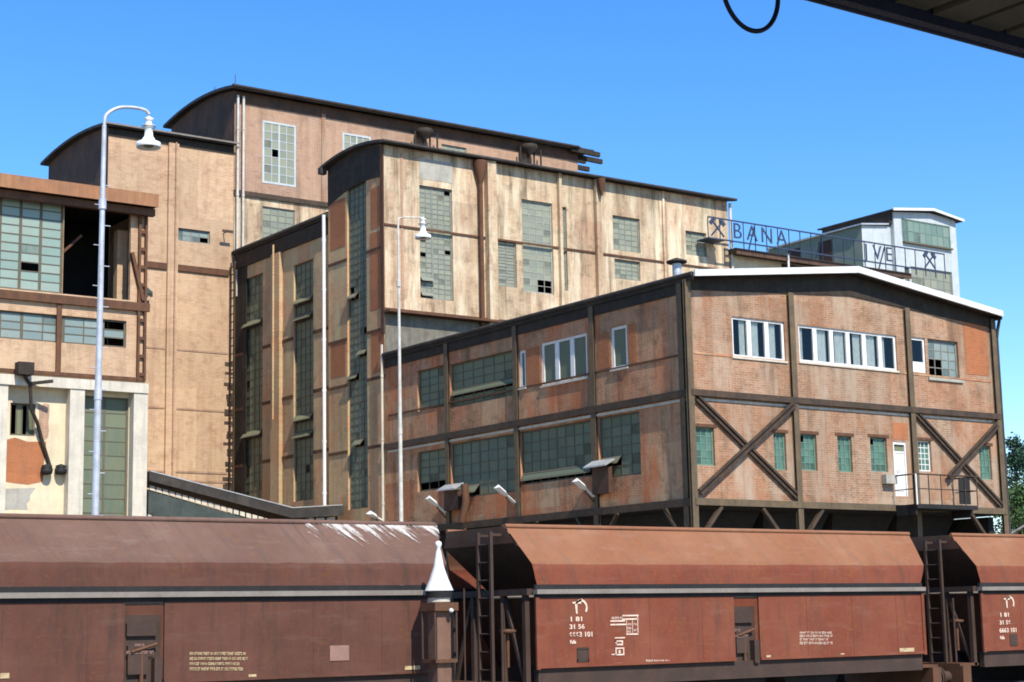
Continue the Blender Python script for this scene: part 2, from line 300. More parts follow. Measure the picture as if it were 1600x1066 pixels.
# ------------------------------------------------------------------ windows
def window(parent, ax, c, r, cols, rows, fm, gm, rec=.1, fwid=.07, bar=.035, miss=(), vents=(), heavy=(), label=None, prot=.05):
    u0, u1, z0, z1 = r; m = MB(); g = MB(); d0, d1 = c+rec, c+rec+prot
    def bx(mm, a, b, d, e, p0=d0, p1=d1):
        if ax == 'Y': mm.box(a, b, p0, p1, d, e)
        else: mm.box(p0, p1, a, b, d, e)
    bx(m, u0, u1, z0, z0+fwid); bx(m, u0, u1, z1-fwid, z1); bx(m, u0, u0+fwid, z0+fwid, z1-fwid); bx(m, u1-fwid, u1, z0+fwid, z1-fwid)
    iu0, iu1, iz0, iz1 = u0+fwid, u1-fwid, z0+fwid, z1-fwid
    du, dz = (iu1-iu0)/cols, (iz1-iz0)/rows
    for i in range(1, cols):
        w = bar*(2.6 if i in heavy else 1); bx(m, iu0+du*i-w/2, iu0+du*i+w/2, iz0, iz1, d0+.012, d1-.008)
    for j in range(1, rows): bx(m, iu0, iu1, iz0+dz*j-bar/2, iz0+dz*j+bar/2, d0+.016, d1-.012)
    w = m.build('window', fm, parent, label)
    vset = {(i, j) for (i0, i1, j) in vents for i in range(i0, i1+1)}
    gp = d0+prot*.6
    for i in range(cols):
        for j in range(rows):
            if (i, j) in miss or (i, j) in vset or (cols*rows > 40 and random.random() < .007): continue
            a, b, d, e = iu0+du*i, iu0+du*(i+1), iz0+dz*j, iz0+dz*(j+1)
            j4 = [random.uniform(-.006, .006) for _ in range(4)]
            q = [(a, d), (b, d), (b, e), (a, e)]
            P = [(u, gp+k, z) if ax == 'Y' else (gp+k, u, z) for (u, z), k in zip(q, j4)]
            g.quad(*(P if ax == 'Y' else P[::-1]))
    if g.v: g.build('pane', gm, w)
    for (i0, i1, j) in vents:                       # top-hung vents pushed open at the bottom
        v = MB(); a, b, d, e = iu0+du*i0, iu0+du*(i1+1), iz0+dz*j, iz0+dz*(j+1); o = (e-d)*(.62 if i1-i0 < 4 else .3); zb = e-(e-d)*.76
        for (s0, s1) in ((a, a+.06), (b-.06, b)):
            P = [(s0, d0, e), (s1, d0, e), (s1, d0-o, zb), (s0, d0-o, zb)]
            Q = [(x, y-.04, z-.02) for x, y, z in P]; al = P+Q
            if ax == 'X': al = [(y, x, z) for x, y, z in al]
            v.add(al, [(0, 1, 2, 3), (7, 6, 5, 4), (0, 4, 5, 1), (1, 5, 6, 2), (2, 6, 7, 3), (3, 7, 4, 0)], 0)
        for k0, k1 in ((0, .12), (.86, 1.0)):
            P = [(a+.06, d0-o*k0, e+(zb-e)*k0), (b-.06, d0-o*k0, e+(zb-e)*k0), (b-.06, d0-o*k1, e+(zb-e)*k1), (a+.06, d0-o*k1, e+(zb-e)*k1)]
            Q = [(x, y-.04, z-.02) for x, y, z in P]; al = P+Q
            if ax == 'X': al = [(y, x, z) for x, y, z in al]
            v.add(al, [(0, 1, 2, 3), (7, 6, 5, 4), (0, 4, 5, 1), (1, 5, 6, 2), (2, 6, 7, 3), (3, 7, 4, 0)], 0)
        P = [(a+.06, d0-o*.12-.02, e+(zb-e)*.12), (b-.06, d0-o*.12-.02, e+(zb-e)*.12), (b-.06, d0-o*.86-.02, e+(zb-e)*.86), (a+.06, d0-o*.86-.02, e+(zb-e)*.86)]
        if ax == 'X': P = [(y, x, z) for x, y, z in P]
        v.add(P, [(0, 1, 2, 3)], 1)
        v.build('vent', [fm if ax == 'X' else M['frame_grey'], gm], w)
    return w
def barrel(parent, x0, x1, y0, y1, z, sag, th, oh, mat, ohx=None, n=10):
    """segment-arched roof: arch across Y, running along X"""
    ohx = oh if ohx is None else ohx; a, b = y0-oh, y1+oh
    top = []; bot = []
    for i in range(n+1):
        t = i/n; y = a+(b-a)*t; h = sag*(1-(2*t-1)**2); top.append((y, z+h+th)); bot.append((y, z+h))
    m = MB(); m.prismX(bot+top[::-1], x0-ohx, x1+ohx); return m.build('roof', mat, parent)
def arch_poly(ax_x, y0, y1, z0, z, sag, n=10):
    return [(ax_x, y0, z0)]+[(ax_x, y0+(y1-y0)*i/n, z+sag*(1-(2*i/n-1)**2)) for i in range(n+1)]+[(ax_x, y1, z0)]
def pipe(parent, pts, r, mat, name='downpipe', clamps=0):
    m = MB(); m.tube(pts, r)
    if clamps:
        a, b = Vector(pts[0]), Vector(pts[-1])
        for i in range(clamps):
            p = a+(b-a)*((i+.5)/clamps); m.tube([p-Vector((0, 0, .05)), p+Vector((0, 0, .05))], r*1.3)
    return m.build(name, mat, parent)
exec_order = []
# ------------------------------------------------------------------ planes of the plant
XF = 39.82; YF = 45.0; Y3 = 65.55; Y3B = 70.65; Y1 = 80.75; YL = 66.0
ZB = 6.93; ZM = 10.53; 
# ================================================================== front loading building
def front_building():
    XR = onY(1556, 640, YF).x; XM = (XF+XR)/2
    z_e = onX(840, 483, XF).z; z_e = 14.75
    t = thing('loading_building', (XF, YF, 0), 'brick building on steel legs with X braces and white-edged gable roof behind red wagon', 'building')
    zp = z_e+.95
    # openings on the gable front
    up = [rA(1143, 494, 1228, 565, YF), rA(1247, 507, 1403, 580, YF), rA(1421, 526, 1448, 583, YF), rA(1449, 529, 1500, 594, YF)]
    lowpx = [(1087, 667, 1118, 728), (1208, 676, 1230, 735), (1250, 678, 1278, 736), (1308, 681, 1333, 738), (1359, 683, 1388, 738), (1434, 688, 1457, 737), (1529, 696, 1551, 750)]
    low = [rA(*p, YF) for p in lowpx]; door = rA(1395, 690, 1420, 776, YF)
    sw = [rB(652, 580, 697.5, 634, XF), rB(703, 570, 804, 617, XF), rB(845.5, 537, 918.5, 589, XF), rB(954, 513, 981, 573, XF),
          rB(652, 707, 697.6, 763, XF), rB(704, 694, 805.5, 768, XF), rB(812, 675, 925, 744, XF), rB(934, 653, 1002, 741, XF), rB(811, 549, 822, 605, XF)]
    w = MB(); w.facade('Y', YF, XF, XR, ZB, z_e, up+low+[door], .2)
    w.poly([(XF, YF, z_e), (XR, YF, z_e), (XM, YF, zp)])
    w.box(XR-.02, XR, YF+.004, Y3, ZB, z_e)
    w.build('gable_wall', M['br_tan'], t)
    w = MB(); w.facade('X', XF, YF, Y3, ZB, z_e+.05, sw, .2); w.build('side_wall', M['br_red'], t)
    B('floor_slab', M['coal_steel'], t, (XF+.02, XR-.02, YF+.02, Y3-.02, ZB-.25, ZB-.01))
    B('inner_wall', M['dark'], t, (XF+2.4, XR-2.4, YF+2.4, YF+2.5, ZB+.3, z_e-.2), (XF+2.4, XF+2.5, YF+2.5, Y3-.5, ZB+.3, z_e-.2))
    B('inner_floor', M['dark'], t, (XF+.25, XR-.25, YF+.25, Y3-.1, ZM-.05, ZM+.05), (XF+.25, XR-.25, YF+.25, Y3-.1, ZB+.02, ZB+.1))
    # roof: low gable, white edge, dark underside
    oy, ox, th = .5, .12, .10; sl = (zp-z_e)/(XM-XF)
    def gz(x): return zp-sl*abs(x-XM)
    a, b = XF-ox, XR+ox
    m = MB(); m.prismY([(a, gz(a)), (XM, gz(XM)), (b, gz(b)), (b, gz(b)+th), (XM, gz(XM)+th), (a, gz(a)+th)], YF-oy, Y3-.02); m.build('roof', M['roof'], t)
    m = MB(); m.prismY([(a, gz(a)-.05), (XM, gz(XM)-.05), (b, gz(b)-.05), (b, gz(b)+.18), (XM, gz(XM)+.20), (a, gz(a)+.18)], YF-oy-.09, YF-oy-.004); m.build('roof_edge', M['white_roof'], t)
    m = MB(); m.prismY([(XF+.01, z_e-.45), (XM, z_e+.1), (XR-.01, z_e-.45), (XR-.01, gz(XR)-.02), (XM, zp-.02), (XF+.01, gz(XF)-.02)], YF-.05, YF-.004); m.build('frieze_shade_board', M['tar'], t)  # dark board carries the eave's shadow band across the gable
    B('frieze_shade_board', M['tar'], t, (XF-.06, XF-.004, YF, Y3-.05, z_e-.55, gz(XF)-.02))  # same along the side: eave shadow painted as a dark board
    m = MB(); m.tube([(XF-ox-.03, YF-oy+.05, gz(a)+.06), (XF-ox-.03, Y3-.1, gz(a)+.06)], .085); m.build('gutter', M['roof'], t)
    B('eave_board', M['tar'], t, (a-.012, a-.002, YF-oy, Y3-.06, gz(a)-.16, gz(a)+th))
    B('eave_board', M['tar'], t, (b+.002, b+.03, YF-oy, Y3-.06, gz(b)-.16, gz(b)+th))
    pipe(t, [(b+.05, YF-oy+.15, gz(b)-.1), (XR+.30, YF-.1, gz(b)-.55), (XR+.22, YF-.1, gz(b)-.9), (XR+.22, YF-.1, 1)], .07, M['roof'])
    # columns on the gable and down the side
    for px, py in ((1074.5, 560), (1236.5, 560), (1418, 560), (1554, 600)):
        x = onY(px, py, YF).x
        m = MB(); m.box(x-.13, x+.13, YF-.14, YF-.11, 0, z_e-.1); m.box(x-.13, x+.13, YF-.03, YF-.004, 0, z_e-.1); m.box(x-.02, x+.02, YF-.11, YF-.03, 0, z_e-.1); m.build('column', M['steel_lt'], t)
    for px, py in ((1069, 600), (929, 600), (808, 600), (700, 600)):
        y = onX(px, py, XF).y
        m = MB(); m.box(XF-.12, XF-.095, y-.13, y+.13, 0, z_e-.1); m.box(XF-.03, XF-.004, y-.13, y+.13, 0, z_e-.1); m.box(XF-.095, XF-.03, y-.02, y+.02, 0, z_e-.1); m.build('column', M['steel_lt'], t)
    # beams
    B('beam', M['steel'], t, (XF-.1, XR+.1, YF-.17, YF-.145, ZM, ZM+.22), (XF-.1, XR+.1, YF-.145, YF-.02, ZM+.19, ZM+.215), (XF-.1, XR+.1, YF-.145, YF-.02, ZM+.005, ZM+.03))
    B('beam', M['steel_lt'], t, (XF-.1, XR+.1, YF-.17, YF-.145, ZB-.22, ZB+.02), (XF-.1, XR+.1, YF-.145, YF-.02, ZB-.2, ZB-.17))
    B('beam', M['steel'], t, (XF-.15, XF-.125, YF-.1, Y3-.1, ZM-.02, ZM+.24), (XF-.125, XF-.01, YF-.1, Y3-.1, ZM+.2, ZM+.23))
    B('beam', M['steel'], t, (XF-.15, XF-.125, YF-.1, Y3-.1, ZB-.24, ZB+.03))
    B('sill_band', M['concrete'], t, (XF-.05, XF-.003, YF+.2, Y3-.3, ZM-.16, ZM-.06))
    B('sill_band', M['concrete'], t, (XF+.3, XR-.3, YF-.03, YF-.003, ZM-.14, ZM-.06))
    B('course', M['rust_dk'], t, (XF-.03, XF-.003, YF+.2, Y3-.3, 12.0, 12.07))
    B('course', M['br_red'], t, (XF+.2, XR-.2, YF-.02, YF-.002, 12.03, 12.10))
    # X braces of paired angles
    def brace(p, q, off):
        a = onY(*p, YF); b = onY(*q, YF); d = (b-a).normalized(); n = Vector((-d.z, 0, d.x))
        m = MB()
        for s in (-1, 1):
            o = n*.085*s; o.y = -off; m.bar(a+o, b+o, .085, .07, (0, 1, 0))
        o = Vector((0, -off+.05, 0)); m.bar(a+o, b+o, .16, .02, (0, 1, 0))
        m.build('brace', M['steel'], t)
    brace((1087, 622), (1243, 776), .1); brace((1236, 632), (1088, 770), .2)
    brace((1429, 646), (1562, 790), .1); brace((1553, 664), (1477, 746), .2)
    # windows of the offices (white sashes) and of the works
    def office(r, n, miss=()):
        u0, u1, z0, z1 = r; w = MB(); g = MB(); c = MB(); f = .09; d0 = YF+.06
        w.box(u0, u1, d0, d0+.08, z0, z0+f); w.box(u0, u1, d0, d0+.08, z1-f, z1)
        du = (u1-u0)/n
        for i in range(n+1):
            x = u0+du*i; s = .07 if 0 < i < n else .0
            w.box(max(u0, x-.1 if i else x), min(u1, x+.1 if i < n else x), d0-.01 if 0 < i < n else d0, d0+.075, z0+f, z1-f)
        for i in range(n):
            a, b = u0+du*i+.09, u0+du*(i+1)-.09
            g.quad((a, d0+.04, z0+f), (b, d0+.04, z0+f), (b, d0+.04, z1-f), (a, d0+.04, z1-f))
            if random.random() < .75:
                k = random.uniform(.35, 1.); side = random.random() < .5
                ca, cb = (a, a+(b-a)*k) if side else (b-(b-a)*k, b)
                n_ = 7
                for q in range(n_):
                    p0 = ca+(cb-ca)*q/n_; p1 = ca+(cb-ca)*(q+1)/n_; yy = d0+.12
                    e0, e1 = (.02, -.02) if q % 2 else (-.02, .02)
                    c.quad((p0, yy+e0, z0), (p1, yy+e1, z0), (p1, yy+e1, z1), (p0, yy+e0, z1))
        wo = w.build('window', M['white'], t, label='white framed office window'); g.build('pane', M['glass_c'], wo)
        if c.v: c.build('curtain', M['curtain'], wo)
        s = MB(); s.box(u0-.06, u1+.06, YF-.05, YF+.1, z0-.07, z0-.003); s.build('sill', M['concrete'], wo)
    office(up[0], 3); office(up[1], 6)
    u0, u1, z0, z1 = up[2]
    wo = B('window', M['white'], t, (u0, u1, YF+.06, YF+.13, z0, z0+.1), (u0, u1, YF+.06, YF+.13, z1-.1, z1), (u0, u0+.08, YF+.06, YF+.13, z0+.1, z1-.1), (u1-.08, u1, YF+.06, YF+.13, z0+.1, z1-.1), (u0+.08, u1-.08, YF+.07, YF+.12, z0+.1, z0+.42))
    g = MB(); g.quad((u0, YF+.1, z0+.4), (u1, YF+.1, z0+.4), (u1, YF+.1, z1-.05), (u0, YF+.1, z1-.05)); g.build('pane', M['glass_c'], wo)
    window(t, 'Y', YF, up[3], 4, 4, M['frame_grey'], M['glass_t'], miss=((0, 0), (0, 1), (1, 0), (1, 1)), label='works window with broken lower panes')
    B('sill', M['grey_plaster'], t, (up[3][0]-.1, up[3][1]+.15, YF-.07, YF+.05, up[3][2]-.12, up[3][2]-.01))
    for i, r in enumerate(low):
        window(t, 'Y', YF, r, 3, 5, M['white'] if i == 5 else M['frame_green'], M['glass_g'], bar=.03, fwid=.05, miss=((0, 4),) if i in (2, 4) else ())
        B('lintel', M['rust_dk'], t, (r[0]-.12, r[1]+.12, YF-.02, YF-.003, r[3]+.01, r[3]+.12))
    # white door with fanlight
    u0, u1, z0, z1 = door
    d = MB(); d.box(u0, u0+.07, YF+.02, YF+.12, z0, z1); d.box(u1-.07, u1, YF+.02, YF+.12, z0, z1); d.box(u0+.07, u1-.07, YF+.02, YF+.12, z1-.1, z1)
    d.box(u0+.07, u1-.07, YF+.07, YF+.11, z0+.01, z1-.42); d.box(u0+.07, u1-.07, YF+.05, YF+.12, z1-.42, z1-.36)
    d.box(u0+.16, u1-.16, YF+.055, YF+.069, z0+.2, z0+.85); d.box(u0+.16, u1-.16, YF+.055, YF+.069, z0+1.0, z1-.6)
    do = d.build('door', M['white'], t); g = MB(); g.quad((u0+.07, YF+.09, z1-.36), (u1-.07, YF+.09, z1-.36), (u1-.07, YF+.09, z1-.1), (u0+.07, YF+.09, z1-.1)); g.build('pane', M['glass_b'], do)
    m = MB(); m.tube([(u0+.2, YF+.07, z0+.95), (u0+.2, YF+.02, z0+.95), (u0+.32, YF+.02, z0+.95)], .015); m.build('handle', M['galv'], do)
    # brick patches
    for q in ((1505, 500, 1545, 588), (1394, 660, 1419, 688)):
        r = rA(*q, YF); B('brick_patch', M['br_orange'], t, (r[0], r[1], YF-.012, YF-.002, r[2], r[3]))
    for q in ((823, 545, 844, 600), (934, 523, 953, 574), (982, 508, 996, 566)):
        r = rB(*q, XF); B('brick_patch', M['br_orange'], t, (XF-.012, XF-.002, r[0], r[1], r[2], r[3]))
    # side windows
    gb = M['glass_b']; fd = M['frame_dk']
    window(t, 'X', XF, sw[0], 3, 5, fd, gb); window(t, 'X', XF, sw[1], 6, 5, fd, gb, vents=((0, 5, 1),))
    window(t, 'X', XF, sw[4], 3, 5, fd, gb, miss=((0, 0), (1, 0), (2, 0))); window(t, 'X', XF, sw[5], 7, 5, fd, M['glass_d'], heavy=(4,), vents=((4, 6, 0),))
    window(t, 'X', XF, sw[6], 8, 5, fd, M['glass_d'], heavy=(4,), vents=((0, 7, 0),)); window(t, 'X', XF, sw[7], 4, 6, fd, M['glass_d'], vents=((2, 3, 1),))
    for r, n in ((sw[2], 3), (sw[3], 1), (sw[8], 1)):
        u0, u1, z0, z1 = r; m = MB(); f = .1
        m.box(XF+.04, XF+.12, u0, u1, z0, z0+f); m.box(XF+.04, XF+.12, u0, u1, z1-f, z1)
        for i in range(n+1):
            y = u0+(u1-u0)*i/n; m.box(XF+.03 if 0 < i < n else XF+.04, XF+.118, max(u0, y-.12 if i else y), min(u1, y+.12 if i < n else y), z0+f, z1-f)
        wo = m.build('window', M['white'], t, label='white framed side window')
        g = MB(); g.quad((XF+.08, u1, z0), (XF+.08, u0, z0), (XF+.08, u0, z1), (XF+.08, u1, z1)); g.build('pane', M['glass_d'], wo)
        B('sill', M['concrete'], wo, (XF-.06, XF+.04, u0-.05, u1+.05, z0-.07, z0-.002))
    # hooded chutes on the side wall
    for q in ((933, 722, 966, 770), (702, 759, 729, 796)):
        r = rB(*q, XF); zt = r[3]
        ch = B('chute_box', M['tile_brown'], t, (XF-.34, XF-.16, r[0]+.12, r[1]-.1, r[2], zt-.25))
        m = MB(); m.prismY([(XF-.6, zt-.26), (XF-.155, zt-.02), (XF-.155, zt+.03), (XF-.6, zt-.21)], r[0]-.05, r[1]+.1); m.build('hood', M['zinc'], ch)
    r = rB(726, 770, 742, 815, XF)
    pipe(t, [(XF-.35, r[0]+.2, r[3]+.3), (XF-.35, r[0]+.1, r[3]-.4), (XF-.4, r[0]+.35, r[2])], .16, M['rust_dk'], 'chute_pipe')
    # balcony before the door
    bx0, bx1 = onY(1379, 775, YF).x, onY(1487, 775, YF).x; by = YF-1.25; zt = ZB+1.1
    ba = B('balcony', M['coal_steel'], t, (bx0+.5, bx1, by, YF-.175, ZB-.18, ZB-.02), (bx0+.5, bx0+.6, by+.1, YF-.2, ZB-.42, ZB-.185), (bx1-.3, bx1-.2, by+.1, YF-.2, ZB-.42, ZB-.185))
    m = MB(); x0 = bx0+.5
    for z in (zt, ZB+.55): m.tube([(x0, YF-.18, z), (x0, by, z), (bx1, by, z), (bx1, YF-.18, z)], .03 if z == zt else .02)
    for i in range(6): x = x0+(bx1-x0)*i/5; m.tube([(x, by, ZB-.03), (x, by, zt)], .022)
    m.build('railing', M['steel'], ba)
    B('panel', M['coal_steel'], ba, (bx1-1.0, bx1-.35, by+.03, by+.05, ZB+.02, zt-.06))
    m = MB(); m.tube([(x0-.05, by-.03, ZB-.05), (x0-.05, by-.03, zt)], .035); m.build('post', M['white'], ba)
    r = rA(1377, 742, 1395, 757, YF); B('vent_box', M['grey_plaster'], t, (r[0], r[1], YF-.25, YF-.02, r[2], r[3]))
    # knee braces; bunkers added to keep sky light out under the floor
    m_ = []
    for px, s in ((1074.5, 1), (1236.5, -1), (1236.5, 1), (1554, -1)):
        x = onY(px, 800, YF).x
        m = MB(); m.bar((x, YF-.06, ZB-1.9), (x+s*1.5, YF-.06, ZB-.25), .16, .12); m.build('knee_brace', M['steel'], t)
    for px in (1069, 929, 808, 700):
        y = onX(px, 600, XF).y
        for s in (-1, 1):
            if px == 1069 and s < 0: continue
            m = MB(); m.bar((XF-.06, y, ZB-1.7), (XF-.06, y+s*1.2, ZB-.25), .14, .1); m.build('knee_brace', M['steel'], t)
    n = 4; L = (XR-XF-2)/n
    for i in range(n):
        a = XF+1+L*i; m = MB()
        tp = [(a+.1, YF+1.5), (a+L-.1, YF+1.5), (a+L-.1, Y3-1), (a+.1, Y3-1)]; bt = [(a+L*.3, YF+3), (a+L*.7, YF+3), (a+L*.7, Y3-3), (a+L*.3, Y3-3)]
        vs = [(x, y, ZB-.26) for x, y in tp]+[(x, y, 3.4) for x, y in bt]
        m.add(vs, [(3, 2, 1, 0), (4, 5, 6, 7)]+[(k, (k+1) % 4, 4+(k+1) % 4, 4+k) for k in range(4)]); m.build('added_bunker', M['coal_steel'], t)
    B('added_back_wall', M['coal_steel'], t, (XF+.3, XR, Y3-.6, Y3-.3, 0, ZB-.3), (XR-.4, XR-.1, YF+.4, Y3-.7, 0, ZB-.3))  # walls added to close off the bright sky beneath the floor
    # rear downpipe and roof cowl
    y = onX(601.5, 690, XF).y
    pipe(t, [(XF-.16, y-.05, gz(a)-.02), (XF-.16, y-.05, 1)], .06, M['concrete'], clamps=5)
    y = onX(1035, 405, XF+1.0).y; p = Vector((XF+1.3, 47.0, gz(XF+1.)+.45))
    m = MB(); m.lathe(p, [(.17, -.5), (.17, .42)]); v = m.build('roof_cowl', M['zinc'], t)
    m = MB(); m.lathe(p, [(.0, .66), (.38, .52), (.38, .46), (.17, .44)]); m.build('cowl_cap', M['roof'], v)
    return t
front_building()
# ================================================================== cream tower block behind it
def tower_block():
    XR = onY(1137, 350, Y3).x; ze = onY(600, 226, Y3).z; 
    t = thing('tower_block', (XF, Y3, 0), 'cream brick tower block with full-height glass strip down its shaded side, above loading building', 'building')
    f = [rA(655, 289, 709, 471, Y3), rA(815, 311, 866, 461, Y3), rA(871, 322, 888, 455, Y3), rA(957, 336, 1001, 396, Y3), rA(960, 404, 1001, 440, Y3), rA(1071, 360, 1105, 402, Y3), rA(778, 373, 808, 450, Y3)]
    w = MB(); w.facade('Y', Y3, XF, XR, 0, ze, f, .16); w.box(XR-.02, XR, Y3+.01, Y3B, 0, ze); w.box(XF+.3, XR, Y3B-.02, Y3B, 0, ze); w.build('front_wall', M['br_cream'], t)
    s = [rB(542, 291, 575, 793, XF)]
    zg = onX(512, 300, XF).z
    w = MB(); w.facade('X', XF, Y3, Y3B, 0, ze, s, .16); w.build('side_wall', M['br_olive'], t)
    m = MB(); m.poly(arch_poly(XF, Y3, Y3B, ze, ze, .30)[::-1]); m.build('gable', M['br_olive'], t)
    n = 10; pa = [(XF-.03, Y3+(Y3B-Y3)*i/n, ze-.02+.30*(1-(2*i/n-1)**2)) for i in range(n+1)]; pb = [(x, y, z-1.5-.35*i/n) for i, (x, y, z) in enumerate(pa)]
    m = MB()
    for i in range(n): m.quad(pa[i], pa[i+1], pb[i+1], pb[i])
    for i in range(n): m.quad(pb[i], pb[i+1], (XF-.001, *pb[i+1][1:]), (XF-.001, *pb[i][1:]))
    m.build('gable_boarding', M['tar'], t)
    barrel(t, XF, XR, Y3, Y3B, ze, .30, .13, .3, M['roof'], .32)
    m = MB(); m.tube([(XF-.3, Y3-.42, ze+.05), (XR+.3, Y3-.42, ze+.05)], .08); m.build('gutter', M['roof'], t)
    ga, gf = M['glass_a'], M['frame_grey']
    window(t, 'Y', Y3, f[0], 5, 22, gf, ga, vents=((0, 1, 3), (0, 1, 0)), bar=.04, heavy=(2,))
    window(t, 'Y', Y3, f[1], 4, 14, M['frame_pale'], M['glass_a'], bar=.03, miss=((2, 0), (3, 0), (2, 1), (3, 1)))
    window(t, 'Y', Y3, f[2], 2, 14, gf, ga); window(t, 'Y', Y3, f[3], 4, 6, gf, ga); window(t, 'Y', Y3, f[4], 4, 4, gf, ga)
    window(t, 'Y', Y3, f[5], 3, 5, gf, ga); window(t, 'Y', Y3, f[6], 2, 14, gf, ga, bar=.05)
    window(t, 'X', XF, s[0], 4, 44, M['frame_dk'], M['glass_d'], bar=.05, vents=((2, 3, 28), (0, 1, 20), (2, 3, 17), (1, 2, 8)), label='full height glass strip')
    # stained panel above the first window
    r = rA(655, 247, 707, 287, Y3); B('stained_panel', M['grey_plaster'], t, (r[0], r[1], Y3-.012, Y3-.002, r[2], r[3]))
    for q in ((516, 318, 540, 384), (579, 296, 598, 352), (578, 366, 599, 480), (580, 520, 601, 580), (517, 540, 540, 586)):
        r = rB(*q, XF); B('brick_patch', M['br_orange'], t, (XF-.010, XF-.002, r[0], r[1], r[2], r[3]))
    # piers, floor beams
    for px, d, wd in ((764, .34, .5), (873, .22, .16), (932, .25, .32), (1036, .1, .14)):
        x = onY(px, 350, Y3).x; B('pier', M['br_cream'], t, (x-wd/2, x+wd/2, Y3-d, Y3-.002, 14, ze-.02))
    for px, d in ((748, .28),):
        x = onY(px, 350, Y3).x; m = MB(); m.tube([(x, Y3-.2, 12), (x, Y3-.2, ze-1.2)], .11); m.lathe((x, Y3-.2, ze-1.2), [(.11, 0), (.36, .9), (.36, 1.1)], 10); m.build('downpipe', M['rust_dk'], t)
    x = onY(935, 350, Y3).x; m = MB(); m.lathe((x-.1, Y3-.45, ze-.9), [(.06, 0), (.2, .6), (.22, .85)], 8); m.build('rain_hopper', M['rust_dk'], t)
    zb = onY(700, 364, Y3).z
    for z0, h, mt in ((zb, .09, 'rust_dk'), (onY(640, 489, Y3).z, .26, 'rust_dk')):
        B('floor_beam', M[mt], t, (XF-.02, XR, Y3-.06, Y3-.003, z0-h/2, z0+h/2))
    z0 = onY(640, 489, Y3).z
    B('ledge', M['rust_dk'], t, (XF-.05, XF+8.2, Y3-.55, Y3-.07, z0-.12, z0-.02))
    B('lower_panel', M['dull_grey'], t, (XF+.02, XF+8, Y3-.05, Y3-.004, z0-1.9, z0-.14))  # darkened panel, the recess's shade put into its colour
    for px in (628, 1040): 
        x = onY(px, 350, Y3).x; B('cover_strip', M['br_pink'], t, (x-.06, x+.06, Y3-.03, Y3-.003, 15, ze-.3))
    for py in (388, 516, 590, 697):
        z = onX(590, py, XF).z; B('floor_band', M['rust_dk'], t, (XF-.03, XF-.003, Y3, s[0][0]-.02, z-.08, z+.06), (XF-.03, XF-.003, s[0][1]+.02, Y3B, z-.08, z+.06))
    # downpipe in the corner to the link block
    pipe(t, [(XF-.2, Y3B+.1, 22.3), (XF-.22, Y3B+.05, 21.9), (XF-.22, Y3B+.02, .5)], .085, M['white'], clamps=9)
    pipe(t, [(XR+.12, Y3-.1, ze-.1), (XR+.12, Y3-.1, 19.2)], .08, M['pole_pale'])
    m = MB(); m.box(XF-.4, XF-.06, Y3B+.02, Y3B+.3, ze-.25, ze+.06); m.build('rain_hopper', M['roof'], t)
    # corner steel
    B('corner_angle', M['rust_dk'], t, (XF-.06, XF-.003, Y3-.06, Y3+.22, 15.8, ze-.02))
    return XR, ze
T3R, T3Z = tower_block()
# ================================================================== link block (shaded side, lower roof)
def link_block():
    X = XF+.12; ze = 22.05
    t = thing('link_block', (X, Y3B, 0), 'shaded brick block with two tall window strips and a ladder, beside long white downpipe', 'building')
    s = [rB(381, 437, 409.5, 780, X), rB(459, 415, 489.5, 780, X)]
    w = MB(); w.facade('X', X, Y3B+.03, Y1-.03, 0, ze, s, .16); w.build('wall', M['br_olive'], t)
    m = MB(); m.prismY([(X-.16, ze+.14), (X+16, ze+1.2), (X+16, ze+1.5), (X-.16, ze+.44)], Y3B+.02, Y1-.02); m.build('roof', M['roof'], t)
    B('eave_board', M['tar'], t, (X-.1, X-.004, Y3B+.05, Y1-.05, ze-.62, ze+.1)); 
    m = MB(); m.tube([(X-.2, Y3B+.05, ze+.3), (X-.2, Y1-.05, ze+.3)], .09); m.build('gutter', M['roof'], t)
    window(t, 'X', X, s[0], 4, 26, M['frame_dk'], M['glass_b'], bar=.05, vents=((0, 3, 20), (0, 3, 7)))
    window(t, 'X', X, s[1], 4, 28, M['frame_dk'], M['glass_b'], bar=.05, vents=((0, 3, 23), (0, 3, 21), (0, 3, 9), (0, 3, 7)))
    y = onX(435, 560, X).y
    B('pier', M['br_olive'], t, (X-.2, X-.003, y-.45, y+.45, 0, ze-.63))
    pipe(t, [(X-.3, y, ze-.2), (X-.3, y, 13)], .05, M['br_olive'], clamps=3)
    for py in (531, 621, 714):
        z = onX(452, py, X).z
        B('floor_band', M['rust_dk'], t, (X-.04, X-.004, Y3B+.05, s[1][0]-.03, z-.08, z+.08), (X-.04, X-.004, s[1][1]+.03, y-.47, z-.08, z+.08), (X-.04, X-.004, y+.47, s[0][0]-.03, z-.08, z+.08), (X-.04, X-.004, s[0][1]+.03, Y1-.05, z-.08, z+.08))
    # ladder in the corner
    m = MB(); y0, y1 = Y1-.62, Y1-.22; xl = X-.35
    for y in (y0, y1): m.box(xl-.05, xl, y-.05, y+.05, 2, ze-.3)
    z = 2.2
    while z < ze-.4: m.box(xl-.05, xl, y0, y1, z-.024, z+.024); z += .42
    m.build('ladder', M['steel'], t); B('shade_strip', M['tar'], t, (X-.03, X-.004, Y1-1.35, Y1-.04, 4, ze-.64))  # dark strip behind the ladder paints the corner's shading
link_block()
